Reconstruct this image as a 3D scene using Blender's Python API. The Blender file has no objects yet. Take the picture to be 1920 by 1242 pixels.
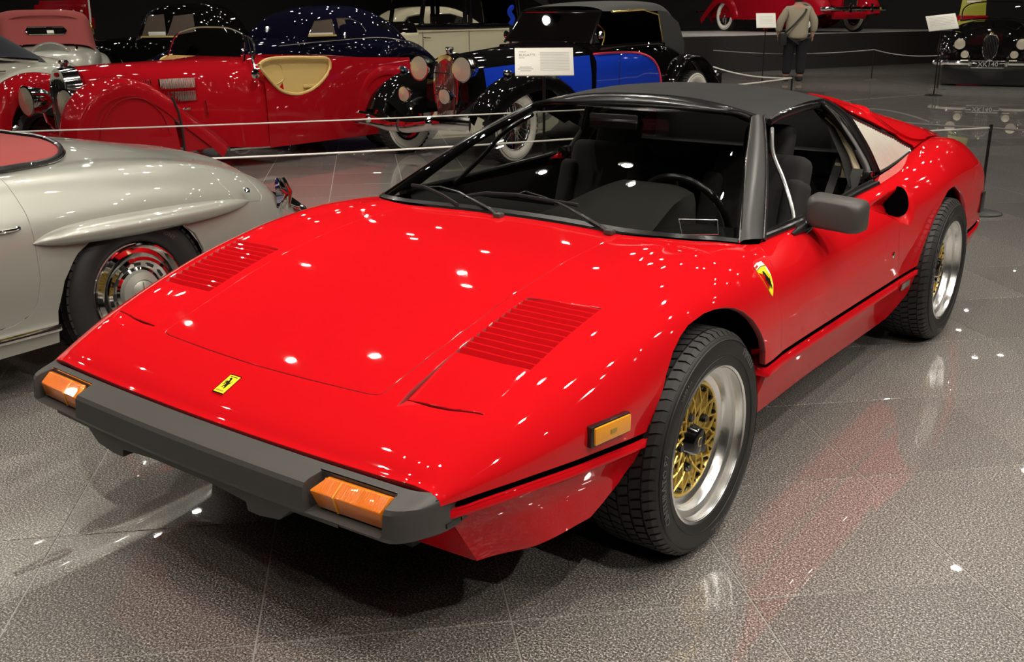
import bpy, bmesh, math, random
import numpy as np
from math import pi, sin, cos, radians
from mathutils import Vector, Matrix, Euler
from mathutils.geometry import delaunay_2d_cdt

SC = bpy.context.scene
COL = SC.collection
random.seed(7)

# ---------------------------------------------------------------- camera
cam_d = bpy.data.cameras.new('camera')
cam_d.sensor_width = 36.0
cam_d.lens = 1868.5315 / 1920.0 * 36.0
cam_d.clip_start = 0.05
cam_d.clip_end = 200
cam_o = bpy.data.objects.new('camera', cam_d)
COL.objects.link(cam_o)
_R = (0.80128933, 0.59823071, -0.00744506)
_U = (-0.17636801, 0.24808753, 0.95254759)
_F = (-0.57169024, 0.76195315, -0.30429865)
cam_o.matrix_world = Matrix(((_R[0], _U[0], -_F[0], 1.97971087), (_R[1], _U[1], -_F[1], -2.29727046), (_R[2], _U[2], -_F[2], 1.43071312), (0, 0, 0, 1)))
SC.camera = cam_o

# ---------------------------------------------------------------- world, exposure
w = bpy.data.worlds.new('hall_ambient')
SC.world = w
w.use_nodes = True
w.node_tree.nodes['Background'].inputs[0].default_value = (1.0, .93, .86, 1)
w.node_tree.nodes['Background'].inputs[1].default_value = 0.03
SC.view_settings.view_transform = 'Standard'
SC.view_settings.look = 'None'
SC.view_settings.gamma = 1.0
SC.view_settings.use_curve_mapping = False
SC.view_settings.exposure = 0.0

# ---------------------------------------------------------------- ceiling lamps (one spot per ceiling fixture)
CEIL = 4.9
WARM = (1.0, .93, .84)
def spot(x, y, power, aim=None, size=1.5, rad=.06, col=WARM, z=CEIL - .35):
    d = bpy.data.lights.new('ceiling_spot', 'SPOT')
    d.energy = power; d.color = col; d.spot_size = size; d.spot_blend = .6; d.shadow_soft_size = rad
    o = bpy.data.objects.new('ceiling_spot', d)
    COL.objects.link(o)
    o.location = (x, y, z)
    a = Vector(aim if aim else (x, y, 0))
    o.rotation_euler = (a - o.location).to_track_quat('-Z', 'Y').to_euler()
    return o
LAMPS = []       # (x, y) of every ceiling lamp, the fixtures are built further down
def lamp(x, y, power, aim=None, **k):
    LAMPS.append((x, y, aim)); return spot(x, y, power, aim, **k)
# key lamps over the red sports car
for (x, y, p_, aim) in [(.6, -1.9, 110, (0, -.3, .5)), (-1.0, -1.2, 110, (-.2, .2, .5)), (1.9, .2, 150, (.5, .4, .5)),
                        (3.1, 1.8, 150, (1.0, 1.6, .4)), (-1.9, 1.6, 110, (-.2, 1.2, .8)), (1.2, 3.6, 130, (.4, 2.6, .8)),
                        (3.0, -1.4, 170, (1.0, -.2, .3)), (-2.4, -2.4, 180, (-1.6, -.6, .3))]:
    lamp(x, y, p_, aim)
# rows of lamps over the rest of the hall
for i in range(7):
    for j in range(6):
        x = -13 + i * 2.7 + .35 * ((j * 7 + i * 3) % 5 - 2)
        y = 3.6 + j * 2.9 + .3 * ((i * 5 + j) % 4 - 1.5)
        if y < 4.5 and x > -1: continue
        lamp(x, y, 35, (x + .5 * ((i + j) % 3 - 1), y + .3, 0))
LENS = 330
for (x, y, p_, aim) in [(5.0, -.8, 260, (.9, .1, .4)), (5.4, 2.0, 250, (.9, 1.6, .4)), (2.6, -3.6, 70, (.8, -.8, .4)), (.5, .9, 150, (-1.9, .1, .6)), (4.2, 4.2, 160, (.9, 2.6, .4))]:  # fill spots added to brighten the door side and the silver roadster
    lamp(x, y, p_, aim, size=.9)
for (x, y, p_, aim) in [(-3.4, 16.6, 240, (-2.8, 19.3, .6)), (-1.2, 16.8, 200, (-2.5, 19.6, .6)), (-5.2, 19.4, 420, (-7.8, 24.0, 1.4)), (-8.6, 19.0, 330, (-8.6, 24.0, 1.4)), (-5.0, 15.6, 260, (-6.3, 18.9, 1.2)),  # spots added to brighten the background cars, platform and visitor
                        (-4.6, 1.2, 200, (-6.0, 3.2, .6)), (-3.2, 3.2, 240, (-5.2, 5.6, .6)), (-2.6, 6.6, 260, (-4.2, 8.2, .7)), (-9.4, 8.6, 420, (-13.0, 13.2, .9)), (-9.6, 1.2, 200, (-12.0, 5.6, 1.0))]:
    lamp(x, y, p_, aim)
# ================================================================ helpers
def link(o, parent=None):
    COL.objects.link(o)
    if parent is not None: o.parent = parent
    return o
def tag(o, label=None, cat=None, group=None, kind=None):
    if label: o['label'] = label
    if cat: o['category'] = cat
    if group: o['group'] = group
    if kind: o['kind'] = kind
    return o
def thing(name, label, cat, loc=(0, 0, 0), rz=0, group=None):
    o = bpy.data.objects.new(name, None)
    o.empty_display_size = .2
    link(o); o.location = loc; o.rotation_euler = (0, 0, rz)
    return tag(o, label, cat, group)
def mobj(name, verts, faces, mat, parent=None, smooth=True, normals=None, angle=None):
    me = bpy.data.meshes.new(name)
    me.from_pydata([tuple(map(float, v)) for v in verts], [], [tuple(map(int, f)) for f in faces])
    me.materials.append(mat)
    if smooth:
        me.polygons.foreach_set('use_smooth', [True] * len(me.polygons))
    me.update()
    if normals is not None:
        me.normals_split_custom_set_from_vertices([tuple(map(float, n)) for n in normals])
    elif smooth and angle:
        me.set_sharp_from_angle(angle=angle)
    o = bpy.data.objects.new(name, me)
    return link(o, parent)
def bmobj(name, bm, mat, parent=None, smooth=True, angle=.7):
    me = bpy.data.meshes.new(name)
    bm.normal_update(); bm.to_mesh(me); bm.free()
    me.materials.append(mat)
    if smooth:
        me.polygons.foreach_set('use_smooth', [True] * len(me.polygons)); me.set_sharp_from_angle(angle=angle)
    o = bpy.data.objects.new(name, me)
    return link(o, parent)
def copy_tree(o, parent=None):
    c = o.copy(); link(c, parent)
    for ch in list(o.children): copy_tree(ch, c)
    return c

class MB:
    """collects simple shapes into one mesh"""
    def __init__(s): s.v = []; s.f = []
    def add(s, V, F):
        n = len(s.v); s.v += [tuple(map(float, v)) for v in V]; s.f += [tuple(i + n for i in f) for f in F]; return s
    def box(s, c, d, rz=0, M=None):
        V = []
        for sx in (-1, 1):
            for sy in (-1, 1):
                for sz in (-1, 1):
                    x, y, z = sx * d[0] / 2, sy * d[1] / 2, sz * d[2] / 2
                    if M is not None:
                        q = M @ Vector((x, y, z)); x, y, z = q
                    elif rz: x, y = x * cos(rz) - y * sin(rz), x * sin(rz) + y * cos(rz)
                    V.append((c[0] + x, c[1] + y, c[2] + z))
        return s.add(V, [(0, 1, 3, 2), (4, 6, 7, 5), (0, 4, 5, 1), (2, 3, 7, 6), (0, 2, 6, 4), (1, 5, 7, 3)])
    def tube(s, pts, r, n=8, cap=True, flat=1.0, up=None):
        """tube along pts, r a number or a list; flat squashes the profile along the 'up' side"""
        pts = [Vector(p) for p in pts]; m = len(pts)
        rr = r if isinstance(r, (list, tuple)) else [r] * m
        V = []; ref = Vector(up) if up else None
        for i, p in enumerate(pts):
            t = (pts[min(i + 1, m - 1)] - pts[max(i - 1, 0)])
            if t.length < 1e-9: t = Vector((0, 0, 1))
            t.normalize()
            if ref is None or abs(t.dot(ref)) > .98:
                ref = Vector((0, 0, 1)) if abs(t.z) < .9 else Vector((1, 0, 0))
            b = t.cross(ref).normalized(); u = b.cross(t)
            if not up: ref = u
            for k in range(n):
                a = 2 * pi * k / n
                V.append(p + b * (rr[i] * cos(a)) + u * (rr[i] * flat * sin(a)))
        F = [(i * n + k, i * n + (k + 1) % n, (i + 1) * n + (k + 1) % n, (i + 1) * n + k) for i in range(m - 1) for k in range(n)]
        if cap: F += [tuple(range(n - 1, -1, -1)), tuple((m - 1) * n + k for k in range(n))]
        return s.add(V, F)
    def lathe(s, prof, n=32, M=None, closed=False):
        """prof = [(r, h)] round the local X axis (h along x); M places it"""
        V = []; m = len(prof)
        for (r, h) in prof:
            for k in range(n):
                a = 2 * pi * k / n
                q = Vector((h, r * cos(a), r * sin(a)))
                V.append(M @ q if M is not None else q)
        F = [(i * n + k, (i + 1) * n + k, (i + 1) * n + (k + 1) % n, i * n + (k + 1) % n) for i in range(m - 1) for k in range(n)]
        if closed: F += [((m - 1) * n + k, k, (k + 1) % n, (m - 1) * n + (k + 1) % n) for k in range(n)]
        return s.add(V, F)
    def grid(s, rows, closeu=False, cap0=False, cap1=False):
        """rows of equally many points"""
        n = len(rows[0]); V = [v for r in rows for v in r]; F = []
        for i in range(len(rows) - 1):
            for k in range(n if closeu else n - 1):
                F.append((i * n + k, i * n + (k + 1) % n, (i + 1) * n + (k + 1) % n, (i + 1) * n + k))
        if cap0: F.append(tuple(range(n - 1, -1, -1)))
        if cap1: F.append(tuple((len(rows) - 1) * n + k for k in range(n)))
        return s.add(V, F)
    def build(s, name, mat, parent=None, smooth=True, angle=.7, fix=True, xf=None):
        me = bpy.data.meshes.new(name)
        V = s.v if xf is None else [tuple(xf @ Vector(v)) for v in s.v]
        me.from_pydata(V, [], s.f)
        if fix:
            bm = bmesh.new(); bm.from_mesh(me); bmesh.ops.recalc_face_normals(bm, faces=bm.faces); bm.to_mesh(me); bm.free()
        me.materials.append(mat)
        if smooth:
            me.polygons.foreach_set('use_smooth', [True] * len(me.polygons)); me.set_sharp_from_angle(angle=angle)
        me.update()
        return link(bpy.data.objects.new(name, me), parent)
    def bevel(s, name, mat, w, parent=None, seg=2, angle=.5):
        bm = bmesh.new(); vs = [bm.verts.new(v) for v in s.v]
        for f in s.f: bm.faces.new([vs[i] for i in f])
        bmesh.ops.recalc_face_normals(bm, faces=bm.faces)
        bm.normal_update()
        es = [e for e in bm.edges if len(e.link_faces) == 2 and e.calc_face_angle() > angle]
        bmesh.ops.bevel(bm, geom=es, offset=w, segments=seg, affect='EDGES', profile=.6)
        return bmobj(name, bm, mat, parent, True, .6)

def spline(pts, n=8, closed=False):
    """Catmull-Rom through pts (any dimension)"""
    P = [np.array(q, float) for q in pts]; m = len(P); out = []
    rng = range(m) if closed else range(m - 1)
    for i in rng:
        p1, p2 = P[i], P[(i + 1) % m]
        p0 = P[(i - 1) % m] if (closed or i > 0) else 2 * p1 - p2
        p3 = P[(i + 2) % m] if (closed or i + 2 < m) else 2 * p2 - p1
        d0 = max(np.linalg.norm(p1 - p0), 1e-6) ** .5; d1 = max(np.linalg.norm(p2 - p1), 1e-6) ** .5; d2 = max(np.linalg.norm(p3 - p2), 1e-6) ** .5
        m1 = (p1 - p0) / d0 - (p2 - p0) / (d0 + d1) + (p2 - p1) / d1
        m2 = (p2 - p1) / d1 - (p3 - p1) / (d1 + d2) + (p3 - p2) / d2
        m1 = m1 * d1; m2 = m2 * d1
        for k in range(n):
            u = k / n
            out.append((2*u**3-3*u**2+1)*p1 + (u**3-2*u**2+u)*m1 + (-2*u**3+3*u**2)*p2 + (u**3-u**2)*m2)
    if not closed: out.append(P[-1])
    return out

# ---------------------------------------------------------------- materials
def mat(name, col, rough=.5, metal=0.0, coat=0.0, spec=.5, ior=1.5, trans=0.0, emit=None, es=0, alpha=1, bump=None, noise=None, aniso=0, sheen=0):
    m = bpy.data.materials.new(name); m.use_nodes = True
    nt = m.node_tree; b = nt.nodes['Principled BSDF']
    b.inputs['Base Color'].default_value = (*col, 1)
    b.inputs['Roughness'].default_value = rough
    b.inputs['Metallic'].default_value = metal
    b.inputs['Coat Weight'].default_value = coat
    b.inputs['Coat Roughness'].default_value = .02
    b.inputs['Specular IOR Level'].default_value = spec
    b.inputs['IOR'].default_value = ior
    b.inputs['Transmission Weight'].default_value = trans
    b.inputs['Sheen Weight'].default_value = sheen
    if emit: b.inputs['Emission Color'].default_value = (*emit, 1); b.inputs['Emission Strength'].default_value = es
    if noise or bump:
        tc = nt.nodes.new('ShaderNodeTexCoord')
    if noise:      # (scale, amount) : brightness variation
        n = nt.nodes.new('ShaderNodeTexNoise'); n.inputs['Scale'].default_value = noise[0]; n.inputs['Detail'].default_value = 4
        nt.links.new(tc.outputs['Object'], n.inputs['Vector'])
        r = nt.nodes.new('ShaderNodeMapRange'); r.inputs[1].default_value = .3; r.inputs[2].default_value = .7; r.inputs[3].default_value = 1 - noise[1]; r.inputs[4].default_value = 1 + noise[1]
        nt.links.new(n.outputs['Fac'], r.inputs[0])
        mx = nt.nodes.new('ShaderNodeMix'); mx.data_type = 'RGBA'; mx.blend_type = 'MULTIPLY'; mx.inputs['Factor'].default_value = 1
        mx.inputs['A'].default_value = (*col, 1); nt.links.new(r.outputs[0], mx.inputs['B']); nt.links.new(mx.outputs['Result'], b.inputs['Base Color'])
    if bump:       # (scale, strength, distance)
        n2 = nt.nodes.new('ShaderNodeTexNoise'); n2.inputs['Scale'].default_value = bump[0]; n2.inputs['Detail'].default_value = 3
        nt.links.new(tc.outputs['Object'], n2.inputs['Vector'])
        bp = nt.nodes.new('ShaderNodeBump'); bp.inputs['Strength'].default_value = bump[1]; bp.inputs['Distance'].default_value = bump[2]
        nt.links.new(n2.outputs['Fac'], bp.inputs['Height']); nt.links.new(bp.outputs['Normal'], b.inputs['Normal'])
    return m
M = {}
M['red'] = mat('red_paint', (.60, .0062, .0100), .5, 0, 1.0, 0)
M['red_gap_shade'] = mat('gap_shade_red', (.20, .002, .003), .6)  # red darkened for flanges: panel-gap shade put into the colour
M['red_chip'] = mat('red_stone_guard', (.55, .005, .010), .5, 0, .8, 0, bump=(220, .35, .002))
M['black_trim'] = mat('black_satin_trim', (.012, .011, .011), .22, 0, .3)
M['recess_shade'] = mat('recess_shade_black', (.0015, .0013, .0013), .9, spec=0)  # near-black without gloss: the shade of recesses put into the colour
M['pillar'] = mat('pillar_satin', (.022, .020, .019), .38)
M['black_matte'] = mat('black_matte', (.008, .007, .007), .7)
M['roof_vinyl'] = mat('black_roof_vinyl', (.0065, .006, .0055), .55, spec=.35, bump=(900, .15, .001))
M['bumper'] = mat('dark_grey_rubber', (.050, .045, .041), .42, bump=(700, .08, .001))
M['rubber'] = mat('tyre_rubber', (.011, .0095, .009), .55, bump=(160, .08, .002))
M['rubber_letter'] = mat('tyre_lettering', (.085, .08, .076), .5)
M['chrome'] = mat('chrome', (.86, .85, .83), .05, 1.0)
M['alu'] = mat('polished_aluminium', (.92, .92, .90), .24, 1.0, bump=(14, .12, .01))
M['gold'] = mat('gold_paint', (.80, .58, .14), .32, .7)
M['gold_dark'] = mat('gold_dark', (.50, .35, .08), .45, .5)
M['amber'] = mat('amber_lens', (.80, .20, .006), .12, 0, 1.0, bump=(260, .5, .002))
M['amber_side'] = mat('amber_reflector', (.85, .33, .012), .15, 0, 1.0, bump=(420, .5, .001))
M['yellow'] = mat('badge_yellow', (.92, .78, .02), .3, 0, .6)
M['interior'] = mat('interior_black', (.004, .0035, .0035), .8)
M['seat'] = mat('seat_cloth', (.013, .0115, .012), .9)
M['dash'] = mat('dash_vinyl', (.045, .041, .038), .65)
M['cream_trim'] = mat('cream_trim', (.62, .52, .34), .6)
M['louvre'] = mat('louvre_satin', (.66, .63, .55), .42, .2)
M['gloss_black'] = mat('gloss_black', (.003, .003, .003), .12, 0, .5, .35)
M['belt'] = mat('seat_belt', (.05, .048, .046), .8)
def glass_mat(name, tint, refl=.5, dark=0.5):
    m = bpy.data.materials.new(name); m.use_nodes = True; nt = m.node_tree
    for n in list(nt.nodes): nt.nodes.remove(n)
    o = nt.nodes.new('ShaderNodeOutputMaterial'); t = nt.nodes.new('ShaderNodeBsdfTransparent'); t.inputs[0].default_value = (*tint, 1)
    g = nt.nodes.new('ShaderNodeBsdfGlossy'); g.inputs['Roughness'].default_value = .01
    fr = nt.nodes.new('ShaderNodeFresnel'); fr.inputs[0].default_value = 1.45
    mx = nt.nodes.new('ShaderNodeMixShader')
    nt.links.new(fr.outputs[0], mx.inputs[0]); nt.links.new(t.outputs[0], mx.inputs[1]); nt.links.new(g.outputs[0], mx.inputs[2]); nt.links.new(mx.outputs[0], o.inputs[0])
    return m
M['glass'] = glass_mat('tinted_glass', (.60, .62, .60))
M['glass_clear'] = glass_mat('clear_glass', (.85, .86, .84))
TILE_SIZE = .617; TILE_ANGLE = pi / 4
TILE_ORIGIN = ((-1.165 + .3085) * .70711 - (-.92 + .3085) * .70711, (-1.165 + .3085) * .70711 + (-.92 + .3085) * .70711)
WIP = {'arm1': [(-.028, .309, .786), (-.099, .342, .799), (-.286, .413, .825), (-.389, .431, .832), (-.433, .423, .829)],
       'blade1': [(-.519, .422, .826), (-.455, .419, .826), (-.334, .381, .812), (-.229, .337, .796)],
       'arm2': [(.408, .304, .784), (.359, .327, .793), (.172, .41, .824), (.063, .444, .837), (-.03, .465, .845), (-.049, .443, .837)],
       'blade2': [(-.248, .391, .815), (-.176, .426, .829), (-.051, .439, .834), (.095, .429, .830), (.214, .422, .828)],
       'sticker': [(.574, .438, .821), (.694, .458, .828), (.730, .392, .800), (.628, .359, .792)]}
TN = [(-1.58, 2.95), (-1.0, 2.92), (-.55, 2.85), (-.30, 2.66), (-.12, 2.25), (.0, 1.6), (.05, .8), (.06, 0)]
# ================================================================ floor of polished granite tiles
def granite():
    m = bpy.data.materials.new('polished_granite'); m.use_nodes = True; nt = m.node_tree; b = nt.nodes['Principled BSDF']
    tc = nt.nodes.new('ShaderNodeNewGeometry')
    n1 = nt.nodes.new('ShaderNodeTexNoise'); n1.inputs['Scale'].default_value = 185; n1.inputs['Detail'].default_value = 5; n1.inputs['Roughness'].default_value = .75
    n2 = nt.nodes.new('ShaderNodeTexNoise'); n2.inputs['Scale'].default_value = 2.2; n2.inputs['Detail'].default_value = 3
    oi = nt.nodes.new('ShaderNodeObjectInfo')
    r1 = nt.nodes.new('ShaderNodeValToRGB'); el = r1.color_ramp.elements
    el[0].position = .38; el[0].color = (.02, .019, .017, 1); el[1].position = .62; el[1].color = (.82, .77, .70, 1)
    e = el.new(.47); e.color = (.085, .078, .071, 1); e = el.new(.54); e.color = (.27, .25, .228, 1)
    nt.links.new(tc.outputs['Position'], n1.inputs['Vector']); nt.links.new(tc.outputs['Position'], n2.inputs['Vector'])
    nt.links.new(n1.outputs['Fac'], r1.inputs[0])
    mr = nt.nodes.new('ShaderNodeMapRange'); mr.inputs[1].default_value = 0; mr.inputs[2].default_value = 1; mr.inputs[3].default_value = .86; mr.inputs[4].default_value = 1.14
    nt.links.new(oi.outputs['Random'], mr.inputs[0])
    mx = nt.nodes.new('ShaderNodeMix'); mx.data_type = 'RGBA'; mx.blend_type = 'MULTIPLY'; mx.inputs['Factor'].default_value = 1
    nt.links.new(r1.outputs[0], mx.inputs['A']); nt.links.new(mr.outputs[0], mx.inputs['B']); nt.links.new(mx.outputs['Result'], b.inputs['Base Color'])
    b.inputs['Roughness'].default_value = .35
    b.inputs['Specular IOR Level'].default_value = .5
    b.inputs['Coat Weight'].default_value = 1.0; b.inputs['Coat Roughness'].default_value = .012; b.inputs['Coat IOR'].default_value = 1.95
    return m
M['granite'] = granite()
M['grout'] = mat('tile_grout', (.34, .32, .29), .6)
M['black_wall'] = mat('black_wall', (.011, .009, .009), .8)
TS = TILE_SIZE; TA = TILE_ANGLE; TO = TILE_ORIGIN
fl = MB().box((-9.4, 10, -.012), (37.2, 42, .02)).build('floor', M['grout'], None, smooth=False); tag(fl, kind='structure')
bm = bmesh.new(); g_ = .0023
vs = [bm.verts.new((sx * (TS / 2 - g_), sy * (TS / 2 - g_), z)) for z in (-.004, 0.0) for sx, sy in ((-1, -1), (1, -1), (1, 1), (-1, 1))]
bm.faces.new([vs[4], vs[5], vs[6], vs[7]])
for i in range(4): bm.faces.new([vs[i], vs[(i + 1) % 4], vs[4 + (i + 1) % 4], vs[4 + i]])
bmesh.ops.bevel(bm, geom=[e for e in bm.edges if all(v.co.z > -.001 for v in e.verts)], offset=.0007, segments=1, affect='EDGES')
tme = bpy.data.meshes.new('floor_tile'); bm.to_mesh(tme); bm.free(); tme.materials.append(M['granite'])
def cam_uv(x, y):
    d = Vector((x - 1.97971, y + 2.29727, -1.43071)); w_ = d.dot(Vector(_F))
    if w_ < .1: return None
    return 960 + 1868.5 * d.dot(Vector(_R)) / w_, 621 - 1868.5 * d.dot(Vector(_U)) / w_, w_
near = []; far = []
ca, sa = cos(TA), sin(TA)
for i in range(-60, 60):
    for j in range(-60, 60):
        x = TO[0] + (i * ca - j * sa) * TS; y = TO[1] + (i * sa + j * ca) * TS
        if not (-27.5 < x < 8.8 and -10.8 < y < 30.8): continue
        q = cam_uv(x, y)
        if q is None or not (-250 < q[0] < 2170 and -60 < q[1] < 1700):
            far.append((x, y)); continue
        near.append((q[2], x, y))
near.sort()
for k, (d_, x, y) in enumerate(near[:290]):
    o = bpy.data.objects.new('floor_tile', tme); link(o, fl); o.location = (x, y, 0); o.rotation_euler = (0, 0, TA)
far += [(x, y) for _, x, y in near[290:]]
mb = MB()
for x, y in far:
    h = TS / 2 - g_
    mb.add([(x + (sx * ca - sy * sa) * h, y + (sx * sa + sy * ca) * h, 0.0) for sx, sy in ((-1, -1), (1, -1), (1, 1), (-1, 1))], [(0, 1, 2, 3)])
tag(mb.build('distant_floor_tiles', M['granite'], fl, smooth=False, fix=False), kind='stuff')
def pchip(tab):
    a=np.array(tab,float); x=a[:,0]; Y=a[:,1:]
    h=np.diff(x)[:,None]; d=np.diff(Y,axis=0)/h
    m=np.zeros_like(Y)
    w1=2*h[1:]+h[:-1]; w2=h[1:]+2*h[:-1]
    s=d[:-1]*d[1:]>0
    with np.errstate(all='ignore'):
        mm=(w1+w2)/(w1/d[:-1]+w2/d[1:])
    m[1:-1]=np.where(s,mm,0); m[0]=d[0]; m[-1]=d[-1]
    def f(v):
        v=min(max(v,x[0]),x[-1]); i=min(max(int(np.searchsorted(x,v))-1,0),len(x)-2)
        H=x[i+1]-x[i]; u=(v-x[i])/H
        return ((2*u**3-3*u**2+1)*Y[i]+(u**3-2*u**2+u)*H*m[i]+(-2*u**3+3*u**2)*Y[i+1]+(u**3-u**2)*H*m[i+1])
    return f
# profile nodes: (s, x, z)
NODES=[
 [(-.935,0,.487),(-.90,0,.513),(-.85,0,.538),(-.742,0,.579),(-.528,0,.644),(-.23,0,.718),(.05,0,.762),(.32,0,.781),(.62,0,.80)],
 [(-.935,.38,.487),(-.90,.385,.513),(-.85,.39,.538),(-.742,.41,.579),(-.528,.42,.643),(-.23,.43,.717),(.05,.44,.760),(.32,.444,.776),(.62,.45,.785)],
 [(-.935,.60,.487),(-.90,.605,.512),(-.85,.61,.536),(-.742,.61,.577),(-.528,.61,.642),(-.23,.61,.717),(.05,.61,.760),(.32,.615,.776),(.57,.64,.758),(.8,.745,.750),(1.2,.750,.757),(1.6,.745,.769),(2.0,.72,.780),(2.4,.72,.828),(2.7,.71,.853),(2.9,.70,.838),(3.1,.68,.79),(3.28,.65,.70),(3.36,.62,.66)],
 [(-.935,.69,.487),(-.90,.697,.510),(-.85,.705,.532),(-.742,.722,.572),(-.524,.745,.636),(-.22,.765,.709),(0,.772,.744),(.2,.772,.759),(.4,.765,.753),(.57,.765,.738),(.8,.795,.738),(1.2,.803,.748),(1.6,.803,.763),(2.0,.80,.785),(2.4,.79,.829),(2.7,.787,.848),(2.9,.783,.828),(3.1,.76,.775),(3.28,.72,.68),(3.36,.68,.64)],
 [(-.935,.725,.481),(-.90,.735,.494),(-.85,.752,.509),(-.742,.785,.539),(-.524,.825,.590),(-.22,.857,.655),(0,.866,.682),(.2,.867,.690),(.57,.857,.672),(1.2,.866,.672),(1.8,.873,.70),(2.4,.885,.745),(2.8,.876,.745),(3.1,.862,.70),(3.28,.83,.635),(3.36,.76,.60)],
 [(-.935,.742,.468),(-.90,.755,.474),(-.85,.775,.482),(-.742,.812,.500),(-.524,.860,.524),(-.22,.892,.55),(0,.899,.56),(.3,.899,.56),(.6,.888,.55),(1.2,.886,.55),(1.8,.892,.56),(2.3,.906,.57),(2.8,.898,.57),(3.1,.886,.55),(3.28,.855,.53),(3.36,.78,.52)],
 [(-.935,.745,.456),(-.90,.758,.457),(-.85,.778,.460),(-.742,.815,.463),(-.524,.858,.456),(-.22,.886,.438),(.45,.893,.413),(.6,.882,.410),(1.03,.878,.402),(1.8,.882,.394),(2.3,.898,.392),(2.8,.893,.40),(3.1,.880,.405),(3.28,.85,.41),(3.36,.78,.41)],
]
LOW=[
 [(-.935,.725,.440),(-.90,.755,.438),(-.85,.782,.444),(-.742,.820,.448),(-.524,.864,.441),(-.22,.892,.423),(.45,.896,.398),(.6,.887,.395),(1.03,.884,.387),(1.8,.888,.379),(2.3,.902,.377),(2.8,.896,.378),(3.1,.883,.383),(3.28,.853,.39),(3.36,.78,.39)],
 [(-.935,.715,.36),(-.742,.795,.365),(-.524,.835,.36),(-.22,.862,.34),(.45,.868,.31),(1.03,.858,.30),(1.8,.862,.29),(2.3,.88,.29),(2.8,.875,.30),(3.1,.865,.31),(3.28,.83,.32),(3.36,.76,.32)],
 [(-.935,.715,.248),(-.742,.79,.256),(-.524,.83,.268),(-.22,.85,.25),(.45,.84,.215),(1.03,.825,.20),(1.8,.83,.19),(2.3,.85,.19),(2.8,.85,.22),(3.1,.84,.25),(3.28,.81,.27),(3.36,.74,.28)],
]
NF=[pchip(n) for n in NODES]; LF=[pchip(n) for n in LOW]
def sm(a,b,v):
    u=min(max((v-a)/(b-a),0),1); return u*u*(3-2*u)
def warp(s,x): return s+.032*(x/.737)**2*(1-sm(-.935,-.3,s))
_c={}
def sec(s,F):
    k=(round(s,6),id(F))
    if k not in _c: _c[k]=np.array([f(s) for f in F])
    return _c[k]
def body(s,t):
    sg=1 if t>=0 else -1; t=abs(t); P=sec(s,NF); n=len(P)
    i=min(int(t),n-2); u=t-i
    p1,p2=P[i],P[i+1]
    p0=P[i-1] if i>0 else P[1]*[-1,1]
    p3=P[i+2] if i+2<n else 2*p2-p1
    # non-uniform tangents
    d0=np.linalg.norm(p1-p0)+1e-6; d1=np.linalg.norm(p2-p1)+1e-6; d2=np.linalg.norm(p3-p2)+1e-6
    m1=((p1-p0)/d0*d1+(p2-p1)/d1*d0)/(d0+d1)*d1
    m2=((p2-p1)/d1*d2+(p3-p2)/d2*d1)/(d1+d2)*d1
    q=(2*u**3-3*u**2+1)*p1+(u**3-2*u**2+u)*m1+(-2*u**3+3*u**2)*p2+(u**3-u**2)*m2
    return np.array([sg*q[0],warp(s,q[0]),q[1]])
def low(s,t):
    sg=1 if t>=0 else -1; t=abs(t); P=sec(s,LF)
    if t<1: q=P[0]*(1-t)+P[1]*t
    else: q=P[1]*(2-t)+P[2]*(t-1)
    return np.array([sg*q[0],warp(s,q[0])+.07*t*(1-sm(-.935,-.55,s)),q[1]])
# sail (buttress) rear: foot -> ridge -> inner
SAIL=[
 [(1.60,.700,.768),(2.0,.70,.772),(2.4,.71,.822),(2.7,.70,.850),(2.9,.69,.838),(3.1,.67,.795)],
 [(1.60,.625,.94),(2.0,.645,.915),(2.4,.680,.880),(2.7,.688,.873),(2.9,.67,.850),(3.1,.66,.81)],
 [(1.60,.520,1.080),(1.75,.515,1.080),(2.0,.532,1.048),(2.2,.557,1.011),(2.4,.590,.968),(2.7,.636,.905),(2.9,.650,.866),(3.1,.64,.828)],
 [(1.60,.44,1.102),(1.75,.44,1.098),(2.0,.452,1.068),(2.2,.466,1.031),(2.4,.485,.988),(2.7,.522,.920),(2.9,.55,.876),(3.1,.58,.838)],
 [(1.60,0,1.115),(1.75,0,1.110),(2.0,0,1.079),(2.2,0,1.040),(2.4,0,.996),(2.7,0,.926),(2.9,0,.881),(3.1,0,.845)],
]
SF=[pchip(n) for n in SAIL]
def gen(F):
    def g(s,t):
        sg=1 if t>=0 else -1; t=abs(t); P=sec(s,F); n=len(P)
        i=min(int(t),n-2); u=t-i
        p1,p2=P[i],P[i+1]; p0=P[i-1] if i>0 else 2*p1-p2; p3=P[i+2] if i+2<n else 2*p2-p1
        d0=np.linalg.norm(p1-p0)+1e-6; d1=np.linalg.norm(p2-p1)+1e-6; d2=np.linalg.norm(p3-p2)+1e-6
        m1=((p1-p0)/d0*d1+(p2-p1)/d1*d0)/(d0+d1)*d1
        m2=((p2-p1)/d1*d2+(p3-p2)/d2*d1)/(d1+d2)*d1
        q=(2*u**3-3*u**2+1)*p1+(u**3-2*u**2+u)*m1+(-2*u**3+3*u**2)*p2+(u**3-u**2)*m2
        return np.array([sg*q[0],s,q[1]])
    return g
sail=gen(SF)
def deck(s,w): return sail(s,(1 if w>=0 else -1)*(4-abs(w)))
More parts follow.
